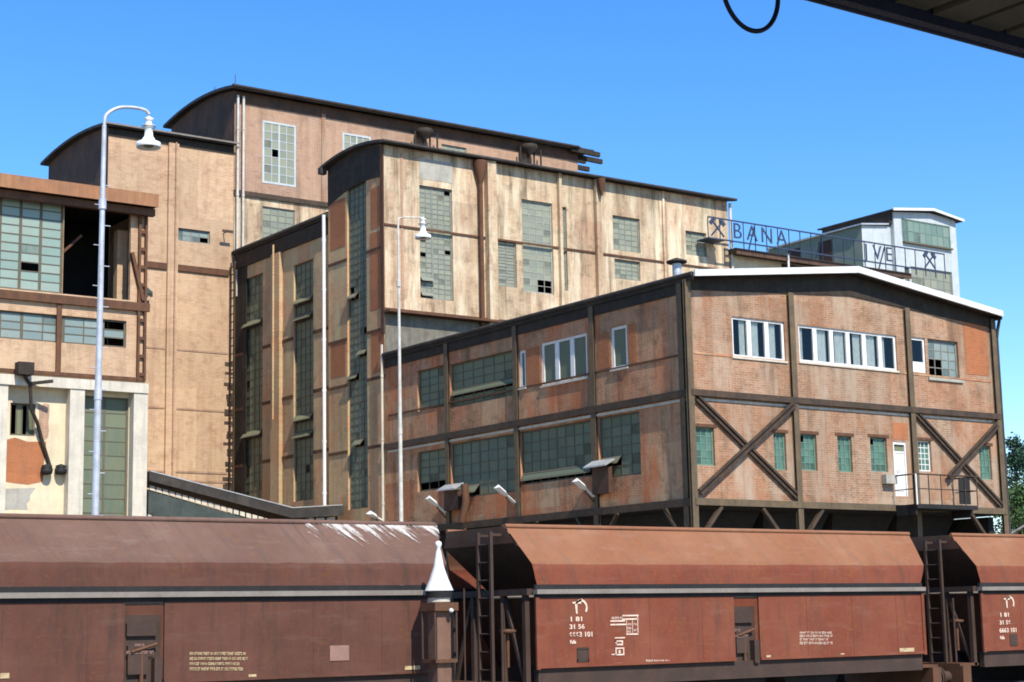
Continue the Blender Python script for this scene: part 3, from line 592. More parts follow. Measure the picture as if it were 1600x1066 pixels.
# ================================================================== peach block (left) and tallest block
def peach_block():
    XL = onY(168, 300, Y1).x; ze = onY(168, 199, Y1).z; YB = onX(76, 262, XL).y
    t = thing('peach_block', (XL, Y1, 0), 'peach brick block with arched dark roof and one slit window, behind tall lamp post', 'building')
    f = [rA(272, 355, 328, 382, Y1)]
    w = MB(); w.facade('Y', Y1, XL, XF-.02, 0, ze, f, .2); w.build('front_wall', M['br_peach'], t)
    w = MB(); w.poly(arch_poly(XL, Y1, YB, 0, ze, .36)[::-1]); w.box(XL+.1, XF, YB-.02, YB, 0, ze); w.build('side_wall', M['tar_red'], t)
    barrel(t, XL, XF-.45, Y1, YB, ze, .36, .14, .35, M['roof'])
    m = MB(); m.box(XL-.4, XF+.12, Y1-.44, Y1-.402, ze+.07, ze+.16); m.build('eave_flashing', M['rail_grey'], t)
    m = MB(); m.box(XL, XF-.05, Y1-.05, Y1-.004, ze-.42, ze-.01); m.build('frieze_shade_board', M['tar'], t)
    window(t, 'Y', Y1, f[0], 4, 2, M['frame_grey'], M['glass_t'], miss=((3, 0),))
    x = onY(267, 500, Y1).x
    B('pier', M['br_peach'], t, (x-.28, x+.28, Y1-.16, Y1-.003, 0, ze-.34))
    pipe(t, [(x+.1, Y1-.22, ze-.3), (x+.1, Y1-.22, 4)], .045, M['br_pink'], clamps=5)
    z = onY(300, 421, Y1).z
    B('floor_beam', M['rust_dk'], t, (XL, x-.3, Y1-.1, Y1-.004, z-.16, z+.16), (x+.3, XF-.3, Y1-.1, Y1-.004, z-.16, z+.16))
    for py in (548, 640, 738, 752):
        z = onY(300, py, Y1).z; B('course', M['br_pink'], t, (XL, x-.3, Y1-.03, Y1-.004, z-.05, z+.05), (x+.3, XF-.3, Y1-.03, Y1-.004, z-.05, z+.05))
    m = MB(); p = onY(349, 365, Y1); m.tube([(p.x, Y1-.01, p.z), (p.x, Y1-.5, p.z)], .03); m.box(p.x-.3, p.x+.3, Y1-.55, Y1-.49, p.z-.05, p.z+.08); m.build('bracket', M['steel'], t)
    # ragged edge bricks, coloured dark as the shadow beside the ladder
    m = MB(); z = 9.5
    while z < 16.5:
        d = random.uniform(.0, .32); m.box(XF-.3-d, XF-.02, Y1-random.uniform(.03, .07), Y1-.003, z, z+random.uniform(.1, .3)); z += random.uniform(.1, .6)
    m.build('shadow_edge_brick', M['steel'], t)
    return ze
peach_block()
def tallest_block():
    ze = onY(368, 142, Y1).z; YB = onX(268, 205, XF).y; XR = onY(902, 240, Y1).x
    t = thing('tallest_block', (XF, Y1, 0), 'tallest pinkish brick block with white-framed window and roof timbers jutting at its end', 'building')
    f = [rA(410, 188, 462, 293, Y1), rA(535, 207, 580, 300, Y1), rA(410, 322, 461, 400, Y1), rA(690, 225, 730, 300, Y1)]
    zm = onY(440, 311, Y1).z
    w = MB(); w.facade('Y', Y1, XF, XR, zm, ze, f[:2]+f[3:], .15); w.box(XR-.02, XR, Y1+.01, YB, 10, ze); w.box(XF+.1, XR-.1, YB-.02, YB, 10, ze); w.build('front_wall', M['br_pink'], t)
    w = MB(); w.facade('Y', Y1, XF, XR, 10, zm, [f[2]], .15); w.build('lower_wall', M['br_cream'], t)
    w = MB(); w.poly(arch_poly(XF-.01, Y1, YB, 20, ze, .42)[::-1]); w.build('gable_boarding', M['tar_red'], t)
    barrel(t, XF, XR-.3, Y1, YB, ze, .42, .16, .4, M['roof'], .35)
    m = MB(); m.tube([(XF-.4, Y1-.58, ze+.08), (XR-.3, Y1-.58, ze+.08)], .1); m.build('gutter', M['tar'], t)
    B('frieze_shade_board', M['tar_red'], t, (XF+.02, XR-.05, Y1-.05, Y1-.004, ze-.62, ze-.01))
    B('floor_beam', M['steel'], t, (XF-.05, XR-.2, Y1-.12, Y1-.004, zm-.13, zm+.13))
    for i, r in enumerate(f):
        window(t, 'Y', Y1, r, 4, 7, M['white_dirty'] if i < 2 else M['frame_grey'], M['glass_a'], fwid=.11 if i < 2 else .07, bar=.035, heavy=(2,), rec=-.02 if i < 2 else .06, miss=((1, 3),) if i == 0 else ())
    for k in (0, .33):
        pipe(t, [(XF+.1+k, Y1-.2, ze-.3), (XF+.1+k, Y1-.2, 20.)], .07, M['pole_pale'], clamps=3)
    x = onY(470, 240, Y1).x; x2 = onY(505, 240, Y1).x
    B('cover_strip', M['br_tan'], t, (x2-.12, x2+.12, Y1-.06, Y1-.004, zm+.15, ze-.45))
    # soot blackened extract heads under the eave and roof timbers sticking out at the torn right end
    for px, py in ((655, 205), (818, 229)):
        p = onY(px, py, Y1); m = MB(); m.lathe((p.x, Y1-.55, p.z-.75), [(.1, -.4), (.1, .1), (.5, .4), (.5, .7), (.0, .8)], 10)
        for k in range(4): m.tube([(p.x-.6+.5*k, Y1-.5, p.z-1.4), (p.x-.6+.5*k, Y1-.5, p.z-.2)], .06, 6)
        m.build('extract_head', M['tar'], t)
    m = MB()
    for k, (dy, L, dz) in enumerate(((-.4, 1.4, 0), (.5, 2.3, -.1), (1.4, 1.7, .05), (2.2, 2.6, -.15), (3.2, 1.2, 0))):
        m.bar((XR-.8, Y1+dy, ze-.05+dz), (XR+L, Y1+dy, ze-.12+dz), .2, .28)
    m.box(XR-.2, XR+1.0, Y1-.4, Y1+1.6, ze+.06, ze+.14); m.build('roof_timber', M['tar'], t)
    m = MB()
    for dy, z_ in ((0, .0), (2.5, 0)): m.tube([(XF+.02, Y1+dy, ze+.2), (XF+.02, Y1+dy, ze+.9)], .02, 5)
    m.build('lightning_rod', M['steel'], t)
tallest_block()
# ================================================================== workshop at the far left
def workshop():
    XR = onY(229, 560, YL).x; XL = onY(-190, 560, YL).x; zr0 = onY(100, 319, YL).z
    t = thing('workshop', (XR, YL, 0), 'workshop with pale green glazing, black gaping bay, rusty roof edge and cream ground floor', 'building')
    zt = onY(100, 312, YL).z
    big = rA(-186, 284, 97, 459, YL); big = (XL+.3, big[1], big[2], zt-.1)
    gap = (onY(99, 400, YL).x, onY(204, 400, YL).x, big[2], zt-.1)
    rib = rA(-186, 460, 197, 544, YL); rib = (XL+.3, rib[1], onY(100, 536, YL).z, onY(100, 493, YL).z)
    ztop = onY(100, 592, YL).z
    w = MB(); w.facade('Y', YL, XL, XR-.02, ztop, zt+.3, [big, gap, rib], .2)
    w.box(XR-.06, XR-.03, YL+.01, YL+7.2, 0, zt+.3); w.box(XL, XL+.02, YL+.01, YL+12, 0, zt+.3); w.build('upper_wall', M['br_peach'], t)
    # ground floor
    col1 = (onY(105, 700, YL).x, onY(128, 700, YL).x); dr = (onY(131, 700, YL).x, onY(204, 700, YL).x)
    zl = onY(100, 607, YL).z
    sm = rA(20, 628, 58, 681, YL)
    w = MB(); w.facade('Y', YL+.25, XL, XR-.02, 0, zl, [sm, (dr[0], dr[1], .5, zl-.2)], .2); w.build('ground_floor_wall', M['plaster'], t)
    B('concrete_frame', M['concrete'], t, (XL, XR, YL-.25, YL+.25, zl-.02, ztop), (col1[0], col1[1], YL-.2, YL+.245, 0, zl-.025), (dr[1]+.03, XR, YL-.2, YL+.245, 0, zl-.025), (onY(-20, 700, YL).x, onY(8, 700, YL).x, YL-.18, YL+.245, 0, zl-.025))
    window(t, 'Y', YL+.25, (dr[0], dr[1], .5, zl-.2), 2, 20, M['frame_dk'], M['glass_d'], bar=.035, heavy=(1,), label='tall dark green glazing')
    window(t, 'Y', YL+.25, sm, 4, 1, M['frame_dk'], M['glass_b'], miss=((0, 0), (2, 0)), bar=.06)
    for q, mt in (((-30, 683, 74, 758), 'br_orange'), ((-60, 760, 52, 800), 'grey_plaster'), ((60, 632, 76, 690), 'br_pink')):
        r = rA(*q, YL+.25); n = 16; m = MB(); vs = []
        cx, cz = (r[0]+r[1])/2, (r[2]+r[3])/2
        for k in range(n):
            a = 2*math.pi*k/n; e = max(abs(math.cos(a)), abs(math.sin(a))); s_ = random.uniform(.78, 1.08)
            vs.append((cx+(r[1]-r[0])/2*math.cos(a)/e*s_, YL+.243, cz+(r[3]-r[2])/2*math.sin(a)/e*s_))
        m.poly(vs); m.build('bare_patch', M[mt], t)
    gl = M['glass_l']
    window(t, 'Y', YL, big, 8, 10, M['frame_dk'], gl, bar=.045, heavy=(1, 2, 3, 4, 5, 6, 7), miss=((6, 2),), label='pale green glazed wall')
    window(t, 'Y', YL, rib, 11, 3, M['frame_dk'], M['glass_t'], bar=.045, heavy=(3, 6, 8), miss=((10, 2), (10, 0)))
    # steel: beam, mullions, laced corner column
    zb = onY(100, 469, YL).z
    B('beam', M['rust_dk'], t, (XL, XR+.05, YL-.16, YL-.004, zb-.18, zb+.16)); z2 = onY(100, 588, YL).z
    B('beam', M['rust_dk'], t, (XL, XR-.2, YL-.1, YL-.004, z2-.0, z2+.14))
    x = onY(91, 530, YL).x; B('mullion', M['rust_dk'], t, (x-.1, x+.1, YL-.09, YL-.005, z2+.15, zb-.19))
    m = MB(); xa, xb = onY(216, 450, YL).x, onY(226, 450, YL).x
    for x in (xa, xb): m.box(x-.05, x+.05, YL-.14, YL-.004, z2, zt+.1)
    z = z2+.3
    while z < zt: m.box(xa, xb, YL-.12, YL-.06, z-.09, z+.05); z += .75
    m.build('laced_column', M['rust_dk'], t)
    # open bay: inner frame, brace and back wall
    x = onY(192, 420, YL+1.2).x; B('inner_column', M['br_peach'], t, (x-.25, x+.2, YL+1.2, YL+1.6, gap[2]-.5, gap[2]+3.2))
    m = MB(); a = onY(97, 395, YL+.8); b = onY(127, 368, YL+.8); m.bar(a, b, .14, .1); m.build('brace', M['rust_dk'], t); m = MB(); a = onY(206, 395, YL-.1); b = onY(223, 470, YL-.1); m.bar(a, b, .2, .14); m.build('brace', M['rust_dk'], t)
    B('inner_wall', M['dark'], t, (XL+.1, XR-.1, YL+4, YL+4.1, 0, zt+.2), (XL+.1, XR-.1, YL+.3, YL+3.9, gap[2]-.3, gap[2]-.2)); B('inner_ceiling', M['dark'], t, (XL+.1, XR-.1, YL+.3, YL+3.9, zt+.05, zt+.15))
    m = MB()
    for k in range(26):
        x = gap[0]+random.uniform(3.2, 4.6); z = gap[2]+random.uniform(.0, 1.8); m.bar((x, YL+2+random.uniform(-.5, .8), z), (x+random.uniform(-.5, .5), YL+2, z+random.uniform(-.3, .5)), .12, .2)
    m.build('rubble', M['green_grey'], t)
    # roof slab with rusty fascia
    zf0, zf1 = onY(100, 284, YL-.7).z, onY(100, 305, YL-.7).z
    B('roof', M['roof'], t, (XL-.3, XR+.12, YL-.66, YL+12.2, zf0-.2, zf0-.03))
    B('fascia', M['rust'], t, (XL-.3, XR+.12, YL-.74, YL-.665, zf1, zf0))
    B('soffit', M['tar'], t, (XL, XR+.1, YL-.66, YL-.01, zf1+.03, zf1+.12))
    B('box_gutter', M['rust_dk'], t, (XL, XR+.1, YL-.45, YL-.17, zf1-.32, zf1-.02))
    # floodlight, cable and insulators
    r = rA(26, 566, 50, 587, YL-.5); fl = B('floodlight', M['tar'], t, (r[0], r[1], YL-.75, YL-.3, r[2], r[3])); 
    m = MB(); p = onY(45, 600, YL-.2); m.bar(((r[0]+r[1])/2, YL-.5, r[2]), (p.x, YL-.27, p.z), .1); m.bar((p.x, YL-.3, p.z), (p.x+.8, YL-.7, p.z+.1), .12); m.build('bracket', M['tar'], fl)
    m = MB(); m.tube([onY(47, 600, YL-.28), onY(49, 640, YL-.3), onY(58, 660, YL-.0), onY(66, 690, YL+.1), onY(80, 735, YL+.2)], .075, 8); m.build('cable', M['tar'], t)
    for px in (71, 93):
        p = onY(px, 734, YL+.2); m = MB(); m.lathe((p.x, YL+.05, p.z-.22), [(.0, 0), (.2, .03), (.24, .2), (.14, .26), (.22, .36), (.0, .44)], 12); m.build('insulator', M['coal_steel'], t)
workshop()
# ================================================================== sloping conveyor gallery between workshop and tower block
def gallery():
    Y = 69.0; P = lambda x, y: onY(x, y, Y)
    a, b, c = P(229, 738), P(452, 795), P(508, 790); xe = XF-.35
    t = thing('conveyor_gallery', (a.x, Y, 0), 'dark-roofed sloping conveyor gallery with white slat row, just above the brown wagon', 'gallery')
    a2, b2, c2 = P(229, 752), P(452, 810), P(508, 806)
    m = MB(); m.prismY([(a.x, a2.z), (b.x, b2.z), (xe, c2.z), (xe, c.z), (b.x, b.z), (a.x, a.z)], Y-.3, Y+1.5); m.build('roof', M['roof'], t)
    m = MB(); m.prismY([(a.x+.05, a.z+.004), (b.x, b.z+.004), (xe-.05, c.z+.004), (xe-.05, c.z+.05), (b.x, b.z+.05), (a.x+.05, a.z+.05)], Y-.32, Y+1.4); m.build('roof_flashing', M['zinc'], t)
    m = MB(); s0, s1 = P(232, 758), P(450, 820); n = 22
    for k in range(n):
        t0, t1 = (k+.12)/n, (k+.88)/n; p0 = s0+(s1-s0)*t0; p1 = s0+(s1-s0)*t1
        m.prismY([(p0.x, p0.z-.2), (p1.x, p1.z-.2), (p1.x, p1.z), (p0.x, p0.z)], Y-.06, Y-.02)
    m.build('slat_row', M['concrete'], t)
    m = MB(); m.prismY([(a.x+.1, a2.z-.35), (b.x+1, b2.z-.8), (b.x+1, b2.z-2.1), (a.x+.1, a2.z-1.4)], Y-.016, Y+1.2); m.build('wall', M['green_grey'], t)
    m = MB(); m.prismY([(a.x+.1, a2.z-1.41), (b.x+1, b2.z-2.11), (b.x+1, 2), (a.x+.1, 2)], Y-.01, Y+1.2); m.build('lower_panel', M['white_dirty'], t)
    m = MB(); x = a.x+.3
    while x < b.x+.8: m.box(x-.05, x+.05, Y-.05, Y-.018, 2, a2.z-1.3-(x-a.x)*.13); x += .72
    m.build('post', M['steel'], t)
    m = MB(); x = b.x+.2
    B('end_panel', M['white'], t, (b.x+1.02, xe-.1, Y+.0, Y+1.2, 2, c2.z-.1))
    while x < xe: m.box(x-.05, x+.05, Y-.05, Y-.004, 2, c2.z-.02); x += .55
    m.build('post', M['steel'], t)
gallery()
# ================================================================== low annex, conveyor tower, roof sign (right)
def right_side():
    ze = onY(1145, 388, Y3-.6).z; X0 = T3R+.05; X1 = onY(1404, 420, Y3).x
    t = thing('annex', (X0, Y3, 0), 'low cream annex with dark flat roof edge, carrying the blue letter sign', 'building')
    B('wall', M['plaster'], t, (X0, X1, Y3, Y3+5, 0, ze-.2)); B('roof', M['roof'], t, (X0-.1, X1+.3, Y3-.6, Y3+5.3, ze-.19, ze+.06))
    B('fascia', M['tar_red'], t, (X0-.1, X1+.3, Y3-.66, Y3-.605, ze-.28, ze+.03))
    x = onY(1231, 400, Y3-.7).x; m = MB(); m.tube([(x, Y3-.72, ze-1.6), (x, Y3-.72, ze+.1)], .06); m.build('downpipe', M['white'], t)
    B('side_panel', M['tar'], t, (x+.2, X1, Y3-.06, Y3-.004, ze-2.5, ze-.29))
    # conveyor tower
    YK = 76.0; a = onY(1396, 340, YK); b = onY(1493, 352, YK); XL, XR = a.x, b.x; ze = onY(1396, 329, YK).z; XM = onY(1452, 334, YK).x; zp = onY(1452, 331, YK).z
    YB = onX(1290, 362, XL).y
    k = thing('conveyor_tower', (XL, YK, 0), 'white-clad conveyor tower with green windows and green lean-to, behind the white-edged gable roof', 'building')
    f = [rA(1408, 341, 1486, 389, YK), rA(1423, 416, 1490, 470, YK), rA(1413, 417, 1422, 440, YK)]
    zr = b.z+.35
    w = MB(); w.facade('Y', YK, XL, XR, 0, min(ze, zr)-.1, f, .1)
    zz = min(ze, zr)-.1; w.poly([(XL, YK, zz), (XR, YK, zz), (XR, YK, zr), (XM, YK, zp-.1), (XL, YK, ze-.1)]); w.box(XL-.02, XL, YK+.01, YB, 0, ze-.1); w.box(XR-.02, XR, YK+.01, YB, 0, zr); w.build('wall', M['white_dirty'], k)
    m = MB(); a0, a1 = XL-.4, XR+.45; g0 = ze-.1; g1 = zr-.12
    m.prismY([(a0, g0), (XM, zp), (a1, g1), (a1, g1+.1), (XM, zp+.1), (a0, g0+.1)], YK-.35, YB+.4); m.build('roof', M['roof'], k)
    m = MB(); m.prismY([(a0, g0-.02), (XM, zp-.02), (a1, g1-.02), (a1, g1+.15), (XM, zp+.16), (a0, g0+.15)], YK-.42, YK-.354); m.build('roof_edge', M['white_roof'], k)
    B('eave_panel', M['tar'], k, (XL-.35, XL-.03, YK+.1, YB, ze-.9, ze-.12))
    window(k, 'Y', YK, f[0], 8, 2, M['frame_green'], M['glass_k'], bar=.06, rec=.03); window(k, 'Y', YK, f[1], 6, 3, M['frame_grey'], M['glass_a'], bar=.05); window(k, 'Y', YK, f[2], 1, 2, M['frame_dk'], M['glass_b'])
    r = rA(1413, 343, 1486, 346, YK); B('sill', M['frame_dk'], k, (f[0][0], f[0][1], YK-.2, YK-.004, f[0][2]-.12, f[0][2]-.01))
    # lean-to with green sheeted side
    x0 = onY(1351, 350, YK).x; zt = onY(1351, 351, YK).z; zt2 = onY(1396, 352, YK).z
    l = MB(); y1 = onX(1200, 388, x0).y
    l.poly([(x0, y1, 0), (x0, YK+.3, 0), (x0, YK+.3, zt), (x0, y1, zt)]); l.build('green_side', M['green_sheet'], k)
    l = MB(); l.poly([(x0+.01, YK+.3, 0), (XL-.03, YK+.3, 0), (XL-.03, YK+.3, zt2), (x0+.01, YK+.3, zt)]); l.build('lean_to_front', M['white_dirty'], k)
    l = MB(); l.prismY([(x0-.2, zt), (XL-.36, zt2+.02), (XL-.36, zt2+.12), (x0-.2, zt+.1)], YK+.1, y1); l.build('lean_to_roof', M['zinc'], k)
    for q in (.3, .62):
        yy = YK+.3+(y1-YK)*q; B('stain_panel', M['tile_brown'], k, (x0-.03, x0-.003, yy, yy+1.2, zt-2.4, zt-.4))
    # roof sign: open lattice with letters and crossed hammers
    YS = Y3-.95; p0, p1 = onY(1106, 340, YS), onY(1472, 340, YS); zt = onY(1145, 345, YS).z; zb = onY(1145, 377, YS).z
    s = thing('roof_sign', (p0.x, YS, zb), 'open lattice sign of blue letters with crossed hammers at both ends', 'sign')
    m = MB(); h = zt-zb
    for z in (zt, zb): m.box(p0.x, p1.x, YS-.03, YS+.03, z-.035, z+.035)
    n = 22
    for i in range(n+1): x = p0.x+(p1.x-p0.x)*i/n; m.box(x-.013, x+.013, YS+.0, YS+.05, zb-.35 if i > 1 else zb, zt)
    for i in range(4, n, 6): x = p0.x+(p1.x-p0.x)*i/n; m.bar((x, YS+.03, zt-.1), (x, YS+.6, zb-.3), .05)
    m.box(p0.x, p0.x+1.2, YS+.05, Y3-.02, zb-.03, zb+.03)
    m.build('lattice', M['blue_steel'], s)
    def letter(ch, px, py, hh=.92):
        cu = bpy.data.curves.new('letter', 'FONT'); cu.body = ch; cu.size = h*1.18*hh; cu.extrude = .02; cu.offset = -.008; cu.align_x = 'CENTER'
        o = bpy.data.objects.new('letter', cu); col.objects.link(o); cu.materials.append(M['blue_steel'])
        p = onY(px, py, YS-.06); o.parent = s; o.location = (p.x-p0.x, -.07, .16); o.rotation_euler = (R(90), 0, 0); bake(o)
    for ch, px in (('B', 1152), ('A', 1175), ('N', 1198), ('A', 1221), ('J', 1352), ('V', 1369), ('E', 1387)): letter(ch, px, 370)
    p = onY(1175, 350, YS); m = MB(); m.bar((p.x-.12, YS-.06, zt-.06), (p.x, YS-.06, zt-.16), .05)
    def hammers(px):
        x = onY(px, 380, YS).x; m = MB(); zc = (zt+zb)/2
        for q in (-1, 1):
            a = Vector((x-.42*q, YS-.05+.02*q, zc-.42)); b = Vector((x+.36*q, YS-.05+.02*q, zc+.36)); m.bar(a, b, .085, .05, (0, 1, 0))
            d = Vector((q, 0, -1)).normalized()*.22; m.bar(b-d, b+d, .2, .07, (0, 1, 0))
        m.build('crossed_hammers', M['blue_steel'], s)
    hammers(1121); hammers(1450)
right_side()
# ================================================================== hopper wagons
YW = 26.0
def wagon(X0, LB, body, top, label, pxs, seed):
    random.seed(seed)
    yc = YW+1.45; t = thing('hopper_wagon', (X0, yc, 0), label, 'hopper wagon', 'hopper wagons standing in a row on the track')
    y0, y1 = YW, YW+2.9; zs = 3.37; zb = 1.97; zt = 4.60; zf = 3.88; e = .36
    XE = X0+LB
    # lower body: two sheeted sides with a recess for the discharge gear
    hx0, hx1 = X0+pxs['gear'][0], X0+pxs['gear'][1]
    for side, s in ((y0, 1), (y1, -1)):
        m = MB()
        for a, b in ((X0, hx0), (hx1, XE)):
            m.box(a, b, side, side+s*.05, zb, zs-.116)
            m.box(a, b, side-s*.02, side-s*.001, zb+.0, zb+.05)
            k = a+1.35
            while k < b-.4: m.box(k-.004, k+.004, side-s*.006, side-s*.001, zb+.06, zs-.13); k += 1.35
        m.box(X0-.03, X0+.05, side-s*.025, side+s*.02, zb-.02, zs-.1); m.box(XE-.05, XE+.03, side-s*.025, side+s*.02, zb-.02, zs-.1)
        m.build('side_panel', body, t)
        g = B('discharge_gear', M['wag_frame'], t, (hx0, hx1, side+s*.14, side+s*.18, zb-.05, zs-.32), (hx0+.08, hx1-.1, side+s*.08, side+s*.139, zb+.75, zs-.45), (hx0+.1, hx1-.25, side+s*.07, side+s*.139, zb+.15, zb+.6), (hx1-.16, hx1-.03, side+s*.0, side+s*.139, zb-.05, zb+.4))
        m = MB(); m.tube([(hx0+.15, side+s*.06, zb+.5), (hx1-.1, side+s*.06, zb+.62)], .025); m.tube([((hx0+hx1)/2, side+s*.1, zb-.3), ((hx0+hx1)/2, side+s*.1, zb+.55)], .035); m.build('lever', M['rust_dk'], g)
    # worn ledge along the waist
    for s, side in ((1, y0), (-1, y1)):
        B('waist_ledge', M['rail_grey'], t, (X0-.04, XE+.04, side-s*.085, side+s*.05, zs-.045, zs+.04))
        B('waist_shadow_band', M['coal_steel'], t, (X0-.02, XE+.02, side-s*.0, side+s*.06, zs+.041, zs+.13), (X0-.02, XE+.02, side+s*.0, side+s*.06, zs-.115, zs-.046))  # black bands paint shadow lines above and below the ledge
    # flared upper hopper: upright strip, folded-in sheet, top rim; open at the top
    prof = [(y0+.0, zs+.131), (y0+.03, zf), (y0+.46, zt)]
    for s in (1, -1):
        P = prof if s == 1 else [(2*yc-y, z) for y, z in prof]
        xl = [X0+.02, X0-.06, X0-e]; xr = [XE-.02, XE+.16, XE+e*.55]
        m = MB(); N = 34; grid = []
        sub = []
        for i in range(len(P)-1):
            nn = 3 if i == 0 else 7
            for k in range(nn): f = k/nn; sub.append((P[i][0]+(P[i+1][0]-P[i][0])*f, P[i][1]+(P[i+1][1]-P[i][1])*f, xl[i]+(xl[i+1]-xl[i])*f, xr[i]+(xr[i+1]-xr[i])*f, i))
        sub.append((P[-1][0], P[-1][1], xl[-1], xr[-1], 1))
        vs = []
        for (y, z, a, b, i) in sub:
            for q in range(N+1):
                x = a+(b-a)*q/N; w = .0 if z < zs+.2 or z > zt-.05 else random.gauss(0, .0055); vs.append((x, y+s*w, z+w))
        fs = []; ms = []
        for j in range(len(sub)-1):
            for q in range(N):
                f = (j*(N+1)+q, j*(N+1)+q+1, (j+1)*(N+1)+q+1, (j+1)*(N+1)+q); fs.append(f if s == 1 else f[::-1]); ms.append(0 if sub[j][4] == 0 else 1)
        for f, mi in zip(fs, ms): pass
        n0 = len(m.v); m.v += vs
        for f, mi in zip(fs, ms): m.f.append(f); m.m.append(mi); m.sm.append(True)
        m.build('hopper_side', [body, top], t)
        yt = P[-1][0]; m = MB(); m.tube([(X0-e, yt, zt), (XE+e*.55, yt, zt)], .045, 8); m.build('top_rim', top, t)
        m = MB()
        for q in range(1, 6):
            x = X0+LB*q/6
            for j in range(2): a = Vector((x, P[j][0], P[j][1])); b = Vector((x, P[j+1][0], P[j+1][1])); o = Vector((0, s*.05, -.02)); m.bar(a+o, b+o, .05, .04)
        m.build('inner_rib', M['wag_end'], t)
    # ends: upright rim board, sheet sloping in beneath it, end frame
    ya, yb = y0+.46, y1-.46
    for x, s in ((X0, 1), (XE, -1)):
        xe = x-s*(e if s == 1 else e*.55); m = MB()
        # rim board follows the flare
        zr = zt-.32; k = (zt-zr)/(zt-zf); yr0 = ya-.43*k; yr1 = yb+.43*k
        m.poly([(xe, ya, zt), (xe+s*.05, yr0, zr), (xe+s*.05, yr1, zr), (xe, yb, zt)][::1 if s == 1 else -1]); m.build('rim_board', top, t)
        m = MB(); q = [(xe+s*.06, yr0, zr), (xe+s*.06, yr1, zr), (x+s*.9, y1-.06, zs+.05), (x+s*.9, y0+.06, zs+.05)]
        m.poly(q[::-1] if s == 1 else q); m.build('end_sheet', M['wag_end'], t)
        m = MB(); q = [(x+s*.25, y0+.06, zs-.1), (x+s*.25, y1-.06, zs-.1), (x+s*1.1, y1-.06, zb), (x+s*1.1, y0+.06, zb)]
        m.poly(q[::-1] if s == 1 else q); m.build('end_slope', M['tile_brown'], t)
        m = MB()
        for y in (y0+.25, yc-.5, yc+.5, y1-.25): m.box(x-s*.02, x-s*.12, y-.05, y+.05, 1.65, zs-.02)
        m.bar((x-s*.07, y0+.3, 1.7), (x-s*.07, yc-.55, zs-.1), .07); m.bar((x-s*.07, y1-.3, 1.7), (x-s*.07, yc+.55, zs-.1), .07)
        m.box(x-s*.0, x-s*.14, y0+.1, y1-.1, zs-.06, zs+.06); m.build('end_frame', M['wag_frame'], t)
        B('headstock', M['rust_dk'], t, (x-s*.35, x-s*.62, y0+.12, y1-.12, 1.22, 1.66), (x+s*.02, x-s*.62, y0+.2, y1-.2, 1.661, 1.72))
        for y in (yc-.875, yc+.875):
            m = MB(); xs = x-s*.62
            for r_, d0, d1 in ((.13, 0, .28), (.09, .28, .38), (.24, .38, .42)):
                m.tube([(xs-s*d0, y, 1.42), (xs-s*d1, y, 1.42)], r_, 16)
            m.build('buffer', M['wag_frame'], t)
        # ladder on the end facing the gap
        if s == 1:
            m = MB(); xx = X0-.58; ly0 = y0+.62; ly1 = ly0+.42
            for y in (ly0, ly1): m.box(xx-.03, xx+.03, y-.03, y+.03, 1.72, zt-.1)
            z = 1.95
            while z < zt-.1: m.tube([(xx, ly0, z), (xx, ly1, z)], .02, 6); z += .33
            m.box(xx, X0-e+.04, ly0-.02, ly0+.02, zt-.18, zt-.13); m.box(xx, X0-e+.04, ly1-.02, ly1+.02, zt-.18, zt-.13)
            m.tube([(xx+.05, ly0-.25, 1.75), (xx+.05, ly0-.25, zs-.2)], .025, 6); m.tube([(xx-.1, ly1+.35, 1.75), (xx-.1, ly1+.35, zs+.1)], .02, 6)
            m.build('ladder', M['wag_frame'], t)
            m = MB(); m.lathe((X0-.35, y0+.45, 2.6), [(.0, .0), (.16, .03), (.16, .08), (.0, .1)], 12); m.tube([(X0-.35, y0+.45, 2.0), (X0-.35, y0+.45, 2.6)], .03); m.build('brake_wheel', M['rust_dk'], t)
    # underframe, chutes, bogies
    B('sill_beam', M['wag_frame'], t, (X0+.05, XE-.05, y0+.06, y0+.2, 1.62, 1.968), (X0+.05, XE-.05, y1-.2, y1-.06, 1.62, 1.968))
    m = MB()
    for q in (.3, .5, .7):
        x = X0+LB*q; m.prismY([(x-1.0, 1.9), (x+1.0, 1.9), (x+.35, .9), (x-.35, .9)], y0+.35, y1-.35)
    m.build('discharge_chute', M['coal_steel'], t)
    for bx in (X0+1.7, XE-1.7):
        bg = B('bogie', M['coal_steel'], t, (bx-1.35, bx+1.35, yc-1.1, yc-.95, .5, .85), (bx-1.35, bx+1.35, yc+.95, yc+1.1, .5, .85), (bx-.25, bx+.25, yc-1.2, yc+1.2, .7, 1.25))
        for wx in (bx-.9, bx+.9):
            for y in (yc-.75, yc+.75):
                m = MB(); m.tube([(wx, y-.06, .64), (wx, y+.06, .64)], .46, 24); m.build('wheel', M['rust_dk'], bg)
    return t
def stencil(t, rects, mat, name, y=YW-.012, label=None):
    m = MB(); rr = random.Random(3)
    for r in rects:
        a = onY(r[0], r[1], YW); b = onY(r[2], r[3], YW); m.quad((a.x, y, b.z), (b.x, y, b.z), (b.x, y, a.z), (a.x, y, a.z))
    return m.build(name, mat, t, label)
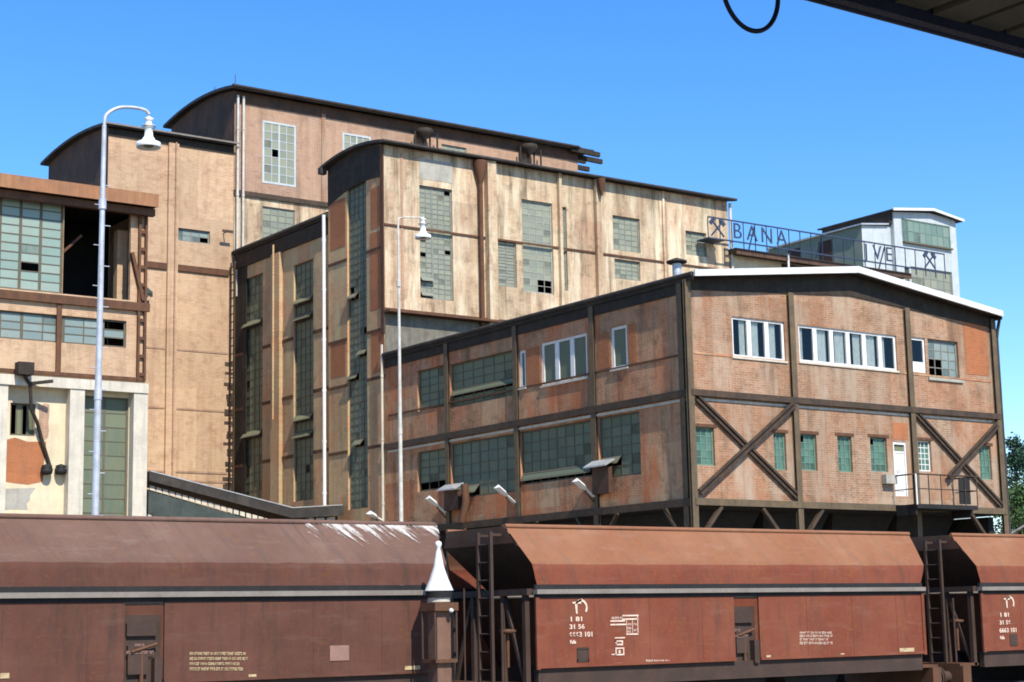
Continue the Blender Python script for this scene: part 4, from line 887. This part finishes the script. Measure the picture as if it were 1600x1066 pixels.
def words(x0, x1, y, h, seed, lo=3, hi=9, gap=1.2):
    rr = random.Random(seed); out = []; x = x0
    while x < x1-1:                                   # worn stencil characters of a line too faint to read
        w = rr.randint(2, 6)
        for k in range(w):
            cw = rr.uniform(1.3, 1.9)
            if x+cw > x1: break
            kind = rr.random()
            if kind < .35: out.append((x, y, x+.55, y+h)); out.append((x+.55, y, x+cw, y+h*.3))
            elif kind < .7: out.append((x, y, x+.5, y+h)); out.append((x+cw-.5, y, x+cw, y+h)); out.append((x+.5, y+h*.35, x+cw-.5, y+h*.6))
            else: out.append((x, y, x+cw, y+h*.3)); out.append((x, y+h*.7, x+cw, y+h)); out.append((x, y+h*.3, x+.5, y+h*.7))
            x += cw+.45
        x += gap
    return out
def arc_strip(m, c, r0, r1, a0, a1, y, sx=1, n=10):
    for k in range(n):
        t0 = R(a0+(a1-a0)*k/n); t1 = R(a0+(a1-a0)*(k+1)/n)
        P = [(c[0]+sx*r*math.cos(t), y, c[1]+r*math.sin(t)) for r, t in ((r0, t0), (r1, t0), (r1, t1), (r0, t1))]
        m.quad(*P)
W2X = onY(838, 925, YW).x; W1X = W2X-12.72; W3X = onY(1532, 918, YW).x
LB = onY(1440, 920, YW).x-W2X
gear2 = (onY(1148, 980, YW).x-W2X, onY(1187, 980, YW).x-W2X)
gear1 = (onY(194, 990, YW).x-W1X, onY(257, 990, YW).x-W1X)
w1 = wagon(W1X, LB+.1, M['wag_brown'], M['wag_brown_top'], 'dull brown hopper wagon with white lime spilt along its top edge', dict(gear=gear1), 1)
w2 = wagon(W2X, LB, M['wag_red'], M['wag_red_top'], 'red hopper wagon shown whole, with load table and symbols stencilled in white', dict(gear=gear2), 2)
w3 = wagon(W3X, LB, M['wag_red'], M['wag_red_top'], 'red hopper wagon cut off by the right edge, only its logo end in view', dict(gear=gear2), 3)
# markings on the wagons
def logo(t, px, py, sc_=1.0):
    p = onY(px, py, YW); m = MB(); y = YW-.012; s = sc_
    arc_strip(m, (p.x+.10*s, p.z-.02*s), .12*s, .165*s, 150, -35, y)
    m.poly([(p.x-.09*s, y, p.z+.055*s), (p.x+.1*s, y, p.z+.055*s), (p.x+.13*s, y, p.z+.16*s), (p.x-.02*s, y, p.z+.10*s), (p.x-.13*s, y, p.z+.085*s)])
    m.quad((p.x-.03*s, y, p.z-.13*s), (p.x+.01*s, y, p.z-.15*s), (p.x+.01*s, y, p.z+.05*s), (p.x-.05*s, y, p.z+.05*s))
    m.build('logo', M['paint_cream'], t)
def text(t, body, x0, y1, size_px, mat='paint_cream', wx=1.0):
    cu = bpy.data.curves.new('marking', 'FONT'); cu.body = body; p = onY(x0, y1, YW)
    q = onY(x0, y1-size_px, YW); cu.size = (q.z-p.z)/.70; cu.extrude = .003; cu.offset = .003
    o = bpy.data.objects.new('marking', cu); col.objects.link(o); cu.materials.append(M[mat]); o.parent = t
    o.location = Vector((p.x, YW-.012, p.z))-t.location; o.rotation_euler = (R(90), 0, 0); o.scale = (wx, 1, 1); bake(o)
def id_block(t, x, y, k=1.0):
    logo(t, x+12, y+10, .95)
    text(t, '1 81', x, y+33, 7*k, wx=1.6); text(t, '31 56', x, y+45, 7*k, wx=1.35); text(t, '6663 101', x, y+57.5, 7.5*k, wx=1.2); text(t, 'Falls', x+1, y+68, 5.5*k, wx=.9)
id_block(w2, 889, 938)
stencil(w2, [(901, 1012, 920, 1014.5), (901, 1014.5, 903, 1034), (918, 1014.5, 920, 1034), (901, 1030, 920, 1034)], M['wag_end'], 'document_holder')
stencil(w2, [(903, 1016, 918, 1030)], M['wag_frame'], 'document_sheet', y=YW-.008)
T = [(972, 961, 997, 963), (972, 966.5, 997, 968.5), (995, 963, 997, 991), (953, 969.5, 976, 971.5), (953, 975, 978, 977), (978, 990, 997, 992), (978, 969, 979.5, 990), (987, 969, 988.5, 990)]
T += words(955, 972, 964, 4, 5)+words(980, 987, 974, 3.6, 6)+words(980, 987, 980, 3.6, 7)+words(980, 987, 985.5, 3.6, 8)+words(989.5, 995, 974, 3.6, 9)+words(989.5, 995, 983, 3.6, 10)
stencil(w2, T, M['paint_cream'], 'load_table')
stencil(w2, [(960, 996, 976, 997.5), (961, 1001, 973, 1003), (961, 1006, 973, 1008.5), (961, 1001, 963, 1008.5), (971, 1003, 973, 1006), (961, 1012, 975, 1014), (961, 1014, 963, 1024), (973, 1014, 975, 1024), (962, 1022, 973, 1024), (966, 1016, 969, 1021), (961, 1036, 973, 1037.5), (955, 1022, 960, 1023.5)], M['paint_cream'], 'symbol_column')
stencil(w2, words(1009, 1046, 1031, 6, 11), M['paint_cream'], 'stencil_line')
stencil(w2, words(1249, 1300, 987, 3.4, 12)+words(1249, 1302, 992, 3.6, 13)+words(1249, 1296, 997.5, 3.6, 14)+words(1249, 1303, 1003, 4, 15), M['paint_cream'], 'stencil_lines')
stencil(w2, words(1147, 1160, 983, 4, 16)+words(1150, 1173, 992, 4.5, 17), M['dull_plate'], 'gear_stencil', y=YW+.06)
stencil(w2, [(1197, 1024, 1204, 1030), (1313, 1021, 1319, 1026), (1405, 1013, 1428, 1018)], M['paint_yel'], 'small_mark')
id_block(w3, 1561, 931, .9); stencil(w3, [(1577, 991, 1590, 1009)], M['wag_frame'], 'document_sheet')
stencil(w1, words(296, 384, 1019, 4.6, 21)+words(296, 387, 1027, 4.4, 22)+words(296, 374, 1035, 4.4, 23)+words(296, 381, 1043, 4.8, 24), M['paint_yel'], 'stencil_lines')
stencil(w1, [(515, 1009, 545, 1032)], M['dull_plate'], 'pink_plate')
stencil(w1, words(213, 230, 1006, 4, 25)+words(200, 245, 1017, 5, 26), M['dull_plate'], 'gear_stencil', y=YW+.06)
stencil(w1, [(388, 1054, 400, 1058), (632, 1041, 656, 1046), (0, 1052, 14, 1060)], M['paint_yel'], 'small_mark')
# lime spilt over the top edge of the brown wagon
m = MB(); rr = random.Random(5)
def slope_pt(x, f, o=.018):          # f 0 at the rim, 1 at the fold
    return Vector((x, YW+.46-.43*f-o*.85, 4.60-.72*f+o*.5))
xa, xb = onY(478, 830, YW+.4).x, onY(684, 835, YW+.4).x
n = 40
for k in range(n):
    a, b = xa+(xb-xa)*k/n, xa+(xb-xa)*(k+1)/n
    m.quad(slope_pt(a, 0), slope_pt(a, .8), slope_pt(b, .8), slope_pt(b, 0))
m.build('lime_streaks', M['lime'], w1)
# ================================================================== lantern post between the wagons
p = onY(686, 930, 25.35)
lp = thing('lantern_post', (p.x, 25.35, 0), 'short rusty post with white conical cap, at the end of the brown wagon', 'post')
def zz(y): return onY(686, y, 25.35).z
m = MB(); m.lathe((p.x, 25.35, 0), [(.25, zz(923)), (.165, zz(905)), (.09, zz(885)), (.045, zz(862)), (.03, zz(858)), (.035, zz(856)), (.06, zz(851)), (.05, zz(847)), (.0, zz(845))], 24)
m.lathe((p.x, 25.35, 0), [(.0, zz(922)), (.25, zz(923))], 24); m.build('cap', M['white'], lp)
m = MB(); m.lathe((p.x, 25.35, 0), [(.225, zz(934)), (.235, zz(924))], 24); m.build('collar', M['coal_steel'], lp)
m = MB(); m.lathe((p.x, 25.35, 0), [(.19, zz(941)), (.2, zz(933)), (.19, zz(932)), (.0, zz(932))], 24); m.build('ring', M['concrete'], lp)
z0, z1 = zz(1066)-.9, zz(942); B('body', M['post_rust'], lp, (p.x-.14, p.x+.14, 25.21, 25.49, 0, z1-.06))
B('head', M['rust_dk'], lp, (p.x-.24, p.x+.24, 25.11, 25.59, z1-.14, z1))
B('foot_flange', M['rust_dk'], lp, (p.x-.22, p.x+.22, 25.13, 25.57, zz(1030)-.06, zz(1030)))
for dx in (-.22, .22):
    for dy in (-.2, .2): 
        m = MB(); m.tube([(p.x+dx, 25.35+dy, zz(1030)), (p.x+dx, 25.35+dy, z1-.14)], .022, 6); m.build('corner_rod', M['wag_frame'], lp)
m = MB(); q = onY(704, 954, 25.1); m.lathe((q.x, 25.08, q.z-.04), [(0, 0), (.04, .02), (.04, .06), (0, .08)], 12); m.build('reflector', M['white'], lp)
# ================================================================== lamp posts
def lamp_post(pb, pt, Y, arm_px, lamp_px, r0, r1, mat, label, shade_r, steps, sx):
    a = onY(*pb, Y); b = onY(*pt, Y); t = thing('lamp_post', (a.x, Y, 0), label, 'lamp post', 'enamel lamp posts in the yard')
    d = (b-a)/(b.z-a.z); base = a-d*a.z; m = MB()
    m.tube([base, base+d*(b.z*.55), b], [r0, (r0+r1)/2, r1], 12)
    for k in range(steps):
        z = 3+(b.z-4)*k/steps; q = base+d*z; m.tube([q, q+Vector((r0+.1, -.02, 0))], .012, 5) if k % 2 else m.tube([q, q-Vector((r0+.1, .02, 0))], .012, 5)
    for f in (.55, .86): q = base+d*(b.z*f); m.tube([q, q+d*.25], (r0+r1)*.58, 12)
    m.build('pole', mat, t)
    pts = [b]+[onY(x, y, Y) for x, y in arm_px]
    sm = []
    for i in range(len(pts)-1):
        p0 = pts[max(i-1, 0)]; p1 = pts[i]; p2 = pts[i+1]; p3 = pts[min(i+2, len(pts)-1)]
        for k in range(5):
            u = k/5; sm.append(.5*((2*p1)+(p2-p0)*u+(2*p0-5*p1+4*p2-p3)*u*u+(3*p1-p0-3*p2+p3)*u**3))
    sm.append(pts[-1]); m = MB(); m.tube(sm, r1*.8, 8); m.build('arm', mat, t)
    c = onY(*lamp_px, Y); s = shade_r; m = MB()
    m.lathe((c.x, Y, c.z), [(.05*s, 2.752*s), (.1*s, 2.624*s), (.45*s, 2.432*s), (.25*s, 2.304*s), (.25*s, 1.984*s), (.55*s, 1.856*s), (.3*s, 1.728*s), (.36*s, .95*s), (.5*s, .75*s), (.55*s, .6*s), (.98*s, .42*s), (1.0*s, .02*s), (.97*s, 0), (.94*s, .04*s), (.9*s, .36*s), (.0, .5*s)], 24)
    sh = m.build('lamp_shade', M['lamp_white'], t); m = MB(); m.tube([(c.x, Y, c.z+2.7*s), (c.x, Y, onY(*arm_px[-1], Y).z)], .05*s+.01, 8); m.lathe((c.x, Y, c.z+1.74*s), [(.57*s, .0), (.57*s, .06*s)], 16); m.build('hanger', M['coal_steel'], sh)
    m = MB(); m.lathe((c.x, Y, c.z), [(0, -.02*s), (.3*s, .04*s), (.42*s, .16*s), (.3*s, .4*s)], 16); m.build('bulb', M['glass_b'], sh)
lamp_post((148.5, 815), (163, 196), 38.5, [(166, 180), (184, 169), (206, 168), (226, 172), (233, 179)], (232, 231), .105, .055, M['galv'], 'thick galvanised lamp post with step irons and large swan-neck lamp, before the peach block', .30, 22, 0)
lamp_post((627, 828), (622, 346), 52.0, [(623.5, 341.5), (630, 340), (648, 340), (659, 340.5), (661, 344)], (661, 373), .10, .035, M['pole_pale'], 'thin pale lamp post with small white lamp, before the cream tower block', .30, 0, 0)
# ================================================================== wall lamps along the loading building side
wl = ((571, 812, 598, 815, 'white wall lamp by the rear downpipe, partly hidden by the brown wagon'), (668, 779, 696, 801, 'white wall lamp just left of the farther hooded chute'), (776, 762, 804, 786, 'white wall lamp midway between the two hooded chutes'), (899, 752, 928, 776, 'white wall lamp just left of the nearer hooded chute'))
for i, (x0, y0, x1, y1, lab) in enumerate(wl):
    if i == 0: x0, y0 = 577, 803
    b = onX(x1, y1, XF-.12); t = thing('wall_lamp', b, lab, 'wall lamp', 'white lamps along the brick side wall')
    a = onX(x0, y0, XF-.95)
    d = a-b; m = MB(); n = d.normalized(); sd = Vector((0, 1, 0)); sd = (sd-n*sd.dot(n)).normalized(); u = sd.cross(n); u = u if u.z > 0 else -u
    w0, w1_ = .10, .21; vs = []
    for p_, w_ in ((b, w0), (b+d*.45, w0*1.2), (b+d*.6, w1_), (a, w1_*1.05)):
        vs += [p_-sd*w_, p_+u*w_*.7, p_+sd*w_, p_-u*.02]
    fs = [(3, 2, 1, 0), (12, 13, 14, 15)]+[(4*i_+k, 4*i_+(k+1) % 4, 4*i_+4+(k+1) % 4, 4*i_+4+k) for i_ in range(3) for k in range(4)]
    m.add(vs, fs); m.build('lamp_housing', M['lamp_white'], t)
    m = MB(); m.bar(b-Vector((0, 0, .22)), b+Vector((.1, 0, -.05)), .05); m.bar(b+Vector((-.02, 0, -.2)), b+d*.5-Vector((0, 0, .06)), .04); m.build('bracket', M['steel'], t)
# ================================================================== right edge: trees, thin pole, shed
random.seed(11)
def tree(x, y, h, r, leaf, label, conifer=False, seed=1):
    rr = random.Random(seed); t = thing('tree', (x, y, 0), label, 'tree', 'trees beyond the loading building')
    m = MB(); m.tube([(x, y, 0), (x+.1, y, h*.4), (x, y+.1, h*.93)], [.28, .2, .04], 8)
    for k in range(12):
        z = h*rr.uniform(.3, .85); a = rr.uniform(0, 6.28); L = r*rr.uniform(.4, .8); m.tube([(x, y, z), (x+L*math.cos(a), y+L*math.sin(a), z+L*.5)], [.07, .02], 5)
    m.build('trunk', M['bark'], t); m = MB()
    cl = []
    for k in range(60 if not conifer else 70):
        f = rr.random()
        if conifer: z = h*(.15+.85*f); rad = r*(1-f)*1.05+.15; a = rr.uniform(0, 6.28); q = rr.uniform(.5, 1)*rad; cl.append((x+q*math.cos(a), y+q*math.sin(a), z, .45+rad*.25))
        else:
            z = h*(.3+.68*f); rad = r*math.sin(math.pi*min(1, .18+f*.8))**.7; a = rr.uniform(0, 6.28); q = rad*rr.uniform(.25, 1); cl.append((x+q*math.cos(a), y+q*math.sin(a), z, rr.uniform(.5, .95)))
    for (cx, cy, cz, cr) in cl:
        for k in range(95):
            d = Vector((rr.gauss(0, 1), rr.gauss(0, 1), rr.gauss(0, .75))).normalized()*cr*rr.uniform(.4, 1)
            p_ = Vector((cx, cy, cz))+d; s_ = rr.uniform(.06, .13); a = Vector((rr.gauss(0, 1), rr.gauss(0, 1), rr.gauss(0, 1))).normalized(); b = a.cross(Vector((rr.gauss(0, 1), rr.gauss(0, 1), rr.gauss(0, 1)))).normalized()
            m.quad(p_-a*s_, p_-b*s_*.6, p_+a*s_, p_+b*s_*.6)
    m.build('crown', leaf, t)
g = onY(1584, 684, 62); tree(g.x, 62, g.z, 1.0, M['leaf2'], 'slim dark conifer rising highest beside the thin pale pole', True, 3)
g = onY(1612, 690, 66); tree(g.x, 66, g.z-.2, 2.6, M['leaf2'], 'blue-green spreading tree just behind the slim conifer', False, 4)
g = onY(1592, 762, 58); tree(g.x, 58, g.z, 1.7, M['leaf'], 'lower bright green tree over the white shed roof', False, 5)
g = onY(1640, 740, 60); tree(g.x, 60, g.z, 2.6, M['leaf'], 'broad green tree mostly beyond the right edge of the photo', False, 6)
a = onY(1575, 838, 47); b = onY(1571, 690, 47)
t = thing('thin_pole', (a.x, 47, 0), 'thin pale pole standing right of the loading building corner', 'pole'); m = MB(); m.tube([(a.x, 47, 0), (a.x, 47, b.z)], [.06, .04], 8); m.build('mast', M['pole_pale'], t); m = MB(); m.box(a.x-.12, a.x+.12, 46.93, 47.07, b.z, b.z+.08); m.build('cap', M['pole_pale'], t)
a = onY(1575, 834, 58.3)
t = thing('shed', (a.x, 54, 0), 'small shed with a white pitched roof, under the trees at the right edge', 'shed')
zt = a.z; B('wall', M['grey_plaster'], t, (a.x+.3, a.x+5, 54.2, 58, 0, zt-.12)); m = MB(); m.prismX([(53.9, zt-.1), (56.1, zt+.75), (58.3, zt-.1), (58.3, zt), (56.1, zt+.85), (53.9, zt)], a.x, a.x+5.3); m.build('roof', M['white_roof'], t)
# ================================================================== platform canopy overhead and the cable loop
def canopy():
    zc = 5.7; d = ray(1500, 60); k = (zc-EYE.z)/d.z; Ye = EYE.y+d.y*k
    t = thing('platform_canopy', (4, Ye, zc), 'dark boarded platform canopy overhead, its edge slanting across the sky', 'canopy')
    m = MB(); x = -6; rr = random.Random(2)
    while x < 26:
        m.box(x+.03, x+.25, Ye-7, Ye-.16, zc+rr.uniform(0, .012), zc+.045); x += .275
    m.build('ceiling_board', M['board'], t)
    B('roof', M['roof'], t, (-6, 26, Ye-7.05, Ye-.1, zc+.06, zc+.16))
    B('fascia', M['cable'], t, (-6, 26, Ye-.155, Ye-.1, zc-.045, zc+.058)); m = MB(); m.tube([(-6, Ye-.04, zc+.02), (26, Ye-.04, zc+.02)], .055, 8); m.build('gutter', M['cable'], t)
    for x in (-5, 16): B('column', M['steel'], t, (x-.09, x+.09, Ye-3.6, Ye-3.42, 0, zc-.2)); B('crossbeam', M['steel'], t, (x-.08, x+.08, Ye-6.8, Ye-.3, zc-.2, zc-.03))
    # hanging loop
    p = onY(1175, 48, Ye-.02); w = onY(1218, 10, Ye-.02).x-onY(1131, 10, Ye-.02).x
    lo = thing('cable_loop', (p.x, Ye-.02, p.z), 'dark hanging loop of cable against the sky beside the canopy', 'cable')
    m = MB(); pts = []; zt = zc-.02
    hh = w*.58
    for k in range(33):
        a = math.pi*(1.0+k/32.); pts.append((p.x+w/2*math.cos(a), Ye-.02, p.z+hh+hh*math.sin(a)))
    pts = [(p.x-w*.42, Ye-.03, zt), (p.x-w/2, Ye-.02, p.z+hh+.04)]+pts+[(p.x+w/2, Ye-.02, p.z+hh+.04), (p.x+w*.42, Ye-.03, zt)]
    m.tube(pts, .0115, 8); m.build('cable', M['cable'], lo)
    m = MB(); m.box(p.x-w*.5, p.x+w*.5, Ye-.08, Ye+.02, zt-.01, zt+.02); m.build('clip', M['steel'], lo)
canopy()
# ================================================================== ground and track
m = MB(); m.quad((-1500, -1500, 0), (1500, -1500, 0), (1500, 1500, 0), (-1500, 1500, 0)); tag(m.build('ground', M['ground']), kind='structure')
m = MB(); m.prismX([(YW-.9, .004), (YW+3.8, .004), (YW+3.2, .02), (YW-.3, .02)], -60, 120); tag(m.build('ballast_bed', M['ballast']), kind='structure')
B('platform', M['grey_plaster'], None, (-40, 60, -8, 3.5, .004, 1.1)); tag(bpy.data.objects['platform'], kind='structure')
m = MB()
for y in (YW+1.45-.75, YW+1.45+.75): m.box(-60, 120, y-.035, y+.035, .03, .18)
x = -20
while x < 60: m.box(x-.12, x+.12, YW+.15, YW+2.75, .021, .035); x += .62
tag(m.build('railway_track', M['rust_dk']), kind='structure')
# ================================================================== light
SUN_EL, SUN_AZ = R(48), R(-9)          # azimuth from -Y towards +X
sd = Vector((math.sin(SUN_AZ)*math.cos(SUN_EL), -math.cos(SUN_AZ)*math.cos(SUN_EL), math.sin(SUN_EL)))
L = bpy.data.lights.new('sun', 'SUN'); L.energy = 4.0; L.angle = R(.5); L.color = (1, .95, .86)
lo = bpy.data.objects.new('sun', L); col.objects.link(lo); lo.rotation_euler = sd.to_track_quat('Z', 'Y').to_euler(); lo.location = (0, -20, 60)
wd = bpy.data.worlds.new('World'); sc.world = wd; wd.use_nodes = True; nt = wd.node_tree
bg = nt.nodes['Background']; sky = nt.nodes.new('ShaderNodeTexSky'); sky.sky_type = 'NISHITA'; sky.sun_disc = False
sky.sun_elevation = SUN_EL; sky.sun_rotation = math.pi+SUN_AZ; sky.air_density = 1.0; sky.dust_density = 0.2; sky.ozone_density = 4.0; sky.altitude = 300
hs = nt.nodes.new('ShaderNodeHueSaturation'); hs.inputs['Saturation'].default_value = 1.3; hs.inputs['Hue'].default_value = .507
nt.links.new(sky.outputs[0], hs.inputs['Color']); nt.links.new(hs.outputs[0], bg.inputs[0]); bg.inputs[1].default_value = .15
vs_ = sc.view_settings; vs_.view_transform = 'Standard'; vs_.look = 'None'; vs_.exposure = .75; vs_.gamma = 1
sc.cycles.filter_width = 1.8; sc.cycles.max_bounces = 6; sc.cycles.use_denoising = True
